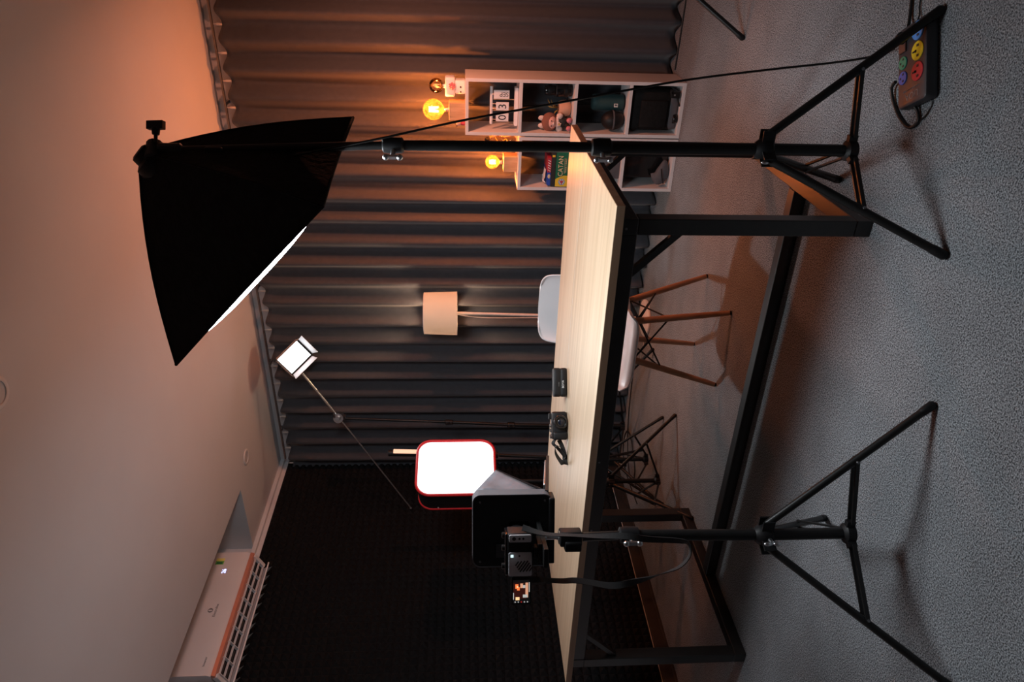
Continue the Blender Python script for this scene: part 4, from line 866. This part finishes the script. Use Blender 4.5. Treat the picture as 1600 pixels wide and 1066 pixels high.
ld = thing('led_panel', 'bright white LED panel with open barn doors at the boom end', 'studio light', tuple(pn_c))
def lp(name, b, m, **k): b.v = [tuple(PX @ Vector(v)) for v in b.v]; return mk(name, b, m, ld, **k)
hw, hh = .088, .066
lp('housing', B().rbox((0,0,-.022), (2*hw+.016,2*hh+.016,.040), .008), 'black_plastic', smooth=40)
lp('led_face', B().box((0,0,.001), (2*hw,2*hh,.004)), 'panel_leds')
for s_, ax, tilt, dp in ((1,0,.45,.060),(-1,0,.0,.075),(1,1,.0,.07),(-1,1,.50,.050)):
    b = B(); c_ = math.sqrt(1-tilt*tilt)
    if ax == 0: X = frame((s_*(hw+.014),0,.004), (0,1,0), Vector((s_*tilt,0,c_)), Vector((c_,0,-tilt*s_))); wd = hh*2
    else: X = frame((0,s_*(hh+.014),.004), (1,0,0), Vector((0,s_*tilt,c_)), Vector((0,c_,-tilt*s_))); wd = hw*2
    b.add([(-wd/2,0,0),(wd/2,0,0),(wd/2+.012,dp,0),(-wd/2-.012,dp,0)], [(0,1,2,3)], None, X); o = lp('barn_door', b, 'barn_inner'); o.modifiers.new('s','SOLIDIFY').thickness = .002
pl_ = area_light('led_panel_light', pn_c+tgt*.006, (2.40,-1.90,0), .1, PANEL_W, (.93,.97,1.0)); pl_.data.shape = 'RECTANGLE'; pl_.data.size = .12; pl_.data.size_y = .10; pl_.data.spread = math.radians(78)
lp('bezel', B().box((hw+.007,0,.0035),(.014,2*hh+.028,.006)).box((-hw-.007,0,.0035),(.014,2*hh+.028,.006)).box((0,hh+.007,.0035),(2*hw,.014,.006)).box((0,-hh-.007,.0035),(2*hw,.014,.006)), 'black_plastic')
lp('yoke', B().tube([(hw+.012,0,-.02),(hw+.02,0,-.05),(0,0,-.075),(-hw-.02,0,-.05),(-hw-.012,0,-.02)], .005), 'black_metal', smooth=60)
mk('spigot', B().cyl(HD, PX @ Vector((0,0,-.070)), .007), 'black_metal', ld, 60)

# ------------------------------------------------------------------ tube light and red-edged softbox on their stands
tripod('light_stand', 'short black stand holding the upright tube light, behind the table', 'light stand', (.800,-.950), [(1.140,-.964),(.690,-1.234),(.63,-.66)], .36, .060,
       [((.812,-.942,.60),.0125),((.832,-.930,1.00),.0100)], leg_r=.009, pr=.0125, knob_dir=(.3,-.95,0), silver=False, bar=False)
tu = thing('tube_light', 'upright glowing tube light half hidden behind the red-edged softbox', 'studio light', (.834,-.929,1.017))
tp0, tp1 = Vector((.834,-.929,1.030)), Vector((.851,-.919,1.674))
mk('housing', B().cyl(tp0, tp1, .020), 'black_plastic', tu, 50)
mk('glow_strip', B().cyl(tp0+Vector((.014,-.002,.03)), tp1+Vector((.014,-.002,-.02)), .0145), 'tube_glow', tu, 50)
mk('end_cap', B().cyl(tp1, tp1+Vector((0,0,.012)), .021).cyl(tp0-Vector((0,0,.025)), tp0, .021), 'black_plastic', tu, 50)
tripod('light_stand', 'short black stand holding the red-edged softbox, behind the table', 'light stand', (.920,-1.280), [(1.312,-1.170),(1.030,-1.690),(.56,-1.10)], .36, .080,
       [((.925,-1.276,.70),.0125),((.933,-1.272,1.060),.0100)], leg_r=.010, pr=.013, knob_dir=(.3,-.95,0), silver=False, bar=False)
rc_ = Vector((1.030,-1.262,1.264)); rn = Vector((.965,-.26,0)).normalized(); re = Vector((.26,.965,0)).normalized(); RB = frame(rc_, re, (0,0,1), rn)
rb = thing('red_softbox', 'square softbox with bright white front and red piped edges', 'softbox', X=frame(rc_, re, (0,0,1), rn))
def bp_(name, b, m, **k): b.v = [tuple(RB @ Vector(v)) for v in b.v]; return mk(name, b, m, rb, **k)
fr = rr(.365,.445,.080,8); bk = rr(.335,.425,.080,8); N = len(fr); dz = .17
b = B(); b.add([(p[0],p[1],0) for p in fr]+[(p[0]*.97,p[1]*.97,-dz*.5) for p in fr]+[(p[0],p[1],-dz) for p in bk], [[j*N+k, j*N+(k+1)%N, (j+1)*N+(k+1)%N, (j+1)*N+k] for j in range(2) for k in range(N)]); bp_('side_cloth', b, 'black_fabric', smooth=60)
b = B(); b.add([(p[0]*.99,p[1]*.99,-dz+.004) for p in bk], [list(range(N))]); bp_('back_cloth', b, 'black_fabric')
b = B(); ringn = 7; vs = []
for j in range(ringn+1):
    t = 1-j/ringn*.999
    for p in fr: vs.append((p[0]*t*.985, p[1]*t*.985, .012*(1-t**2)-.003))
b.add(vs, [[j*N+k, j*N+(k+1)%N, (j+1)*N+(k+1)%N, (j+1)*N+k] for j in range(ringn) for k in range(N)]); bp_('diffuser', b, 'red_box_diffuser', smooth=60)
bp_('front_piping', B().tube([(p[0],p[1],0) for p in fr], .0085, None, 6, True), 'red_trim', smooth=60); bp_('rear_piping', B().tube([(p[0],p[1],-dz) for p in bk], .0075, None, 6, True), 'red_trim', smooth=60)
bp_('snap', B().ball((-.186,.10,-dz*.75), .005, n=8, k=6), 'silver', smooth=60)
bp_('rear_lamp', B().rbox((0,-.02,-dz-.03), (.16,.12,.05), .01).box((-.01,-.12,-dz-.03),(.03,.16,.02)), 'black_plastic', smooth=40)

# stand beyond the right edge with the warm flood that washes the curtain
t4 = tripod('light_stand', 'black stand foot reaching in at the right end of the curtain', 'light stand', (3.655,-.900), [(3.330,-1.125),(4.02,-1.02),(3.60,-.52)], .42, .10,
       [((3.655,-.90,.95),.0145),((3.655,-.90,1.55),.0120)], leg_r=.011, pr=.0145, silver=False)
fd = thing('flood_lamp', 'round studio lamp on the stand beyond the right end of the curtain', 'studio light', (3.655,-.90,1.55))
fA = Vector((3.655,-.90,1.60)); fdv = Vector((-.90,.10,-.10)).normalized()
mk('reflector', B().lathe([(.045,-.10),(.05,-.02),(.085,.05),(.083,.05),(.048,-.015),(.04,-.09)], None, along(fA, fA+fdv), 28), 'black_metal', fd, 40)
mk('lamp_disc', B().lathe([(.001,.02),(.07,.02)], None, along(fA, fA+fdv), 28, cap=False), 'flood_disc', fd)
area_light('flood_light', fA+fdv*.055, fA+fdv, .14, FILL_W, (1.0,.32,.17))

# cables along the foot of the curtain
solo('floor_cable', B().tube(catmull([(4.2,-.20,.006),(3.6,-.165,.006),(3.2,-.15,.006),(3.01,-.14,.006)],5), .004, None, 6), 'cable', 'black cable lying along the curtain hem right of the bookcase', 'cable', (3.6,-.165,.006), smooth=60)
solo('floor_cable', B().tube(catmull([(1.15,-.17,.006),(.85,-.19,.006),(.55,-.24,.006),(.30,-.38,.006),(.24,-.55,.006),(.38,-.58,.006),(.52,-.40,.014),(.46,-.24,.006),(.30,-.20,.006),(.18,-.34,.006),(.22,-.75,.006)],6), .0035, None, 6), 'cable', 'black cable coiled on the carpet in the corner behind the small stands', 'cable', (.4,-.4,.006), smooth=60)
solo('shelf_cable', B().tube(catmull([(2.50,-.25,.909),(2.55,-.20,.85),(2.60,-.17,.79),(2.64,-.19,.74),(2.63,-.2,.70)],6), .0022, None, 6), 'cable', 'thin black lamp cord hanging inside the lower bookcase', 'cable', (2.55,-.2,.85), smooth=60) if False else None
solo('lamp_cord', B().tube(catmull([(2.80,-.145,1.215),(2.79,-.140,1.18),(2.795,-.146,1.0),(2.80,-.145,.6),(2.84,-.146,.3),(2.9,-.145,.02)],6), .0022, None, 6), 'cable', 'thin black lamp cord running down behind the tall bookcase', 'cable', (2.80,-.145,1.0), smooth=60)
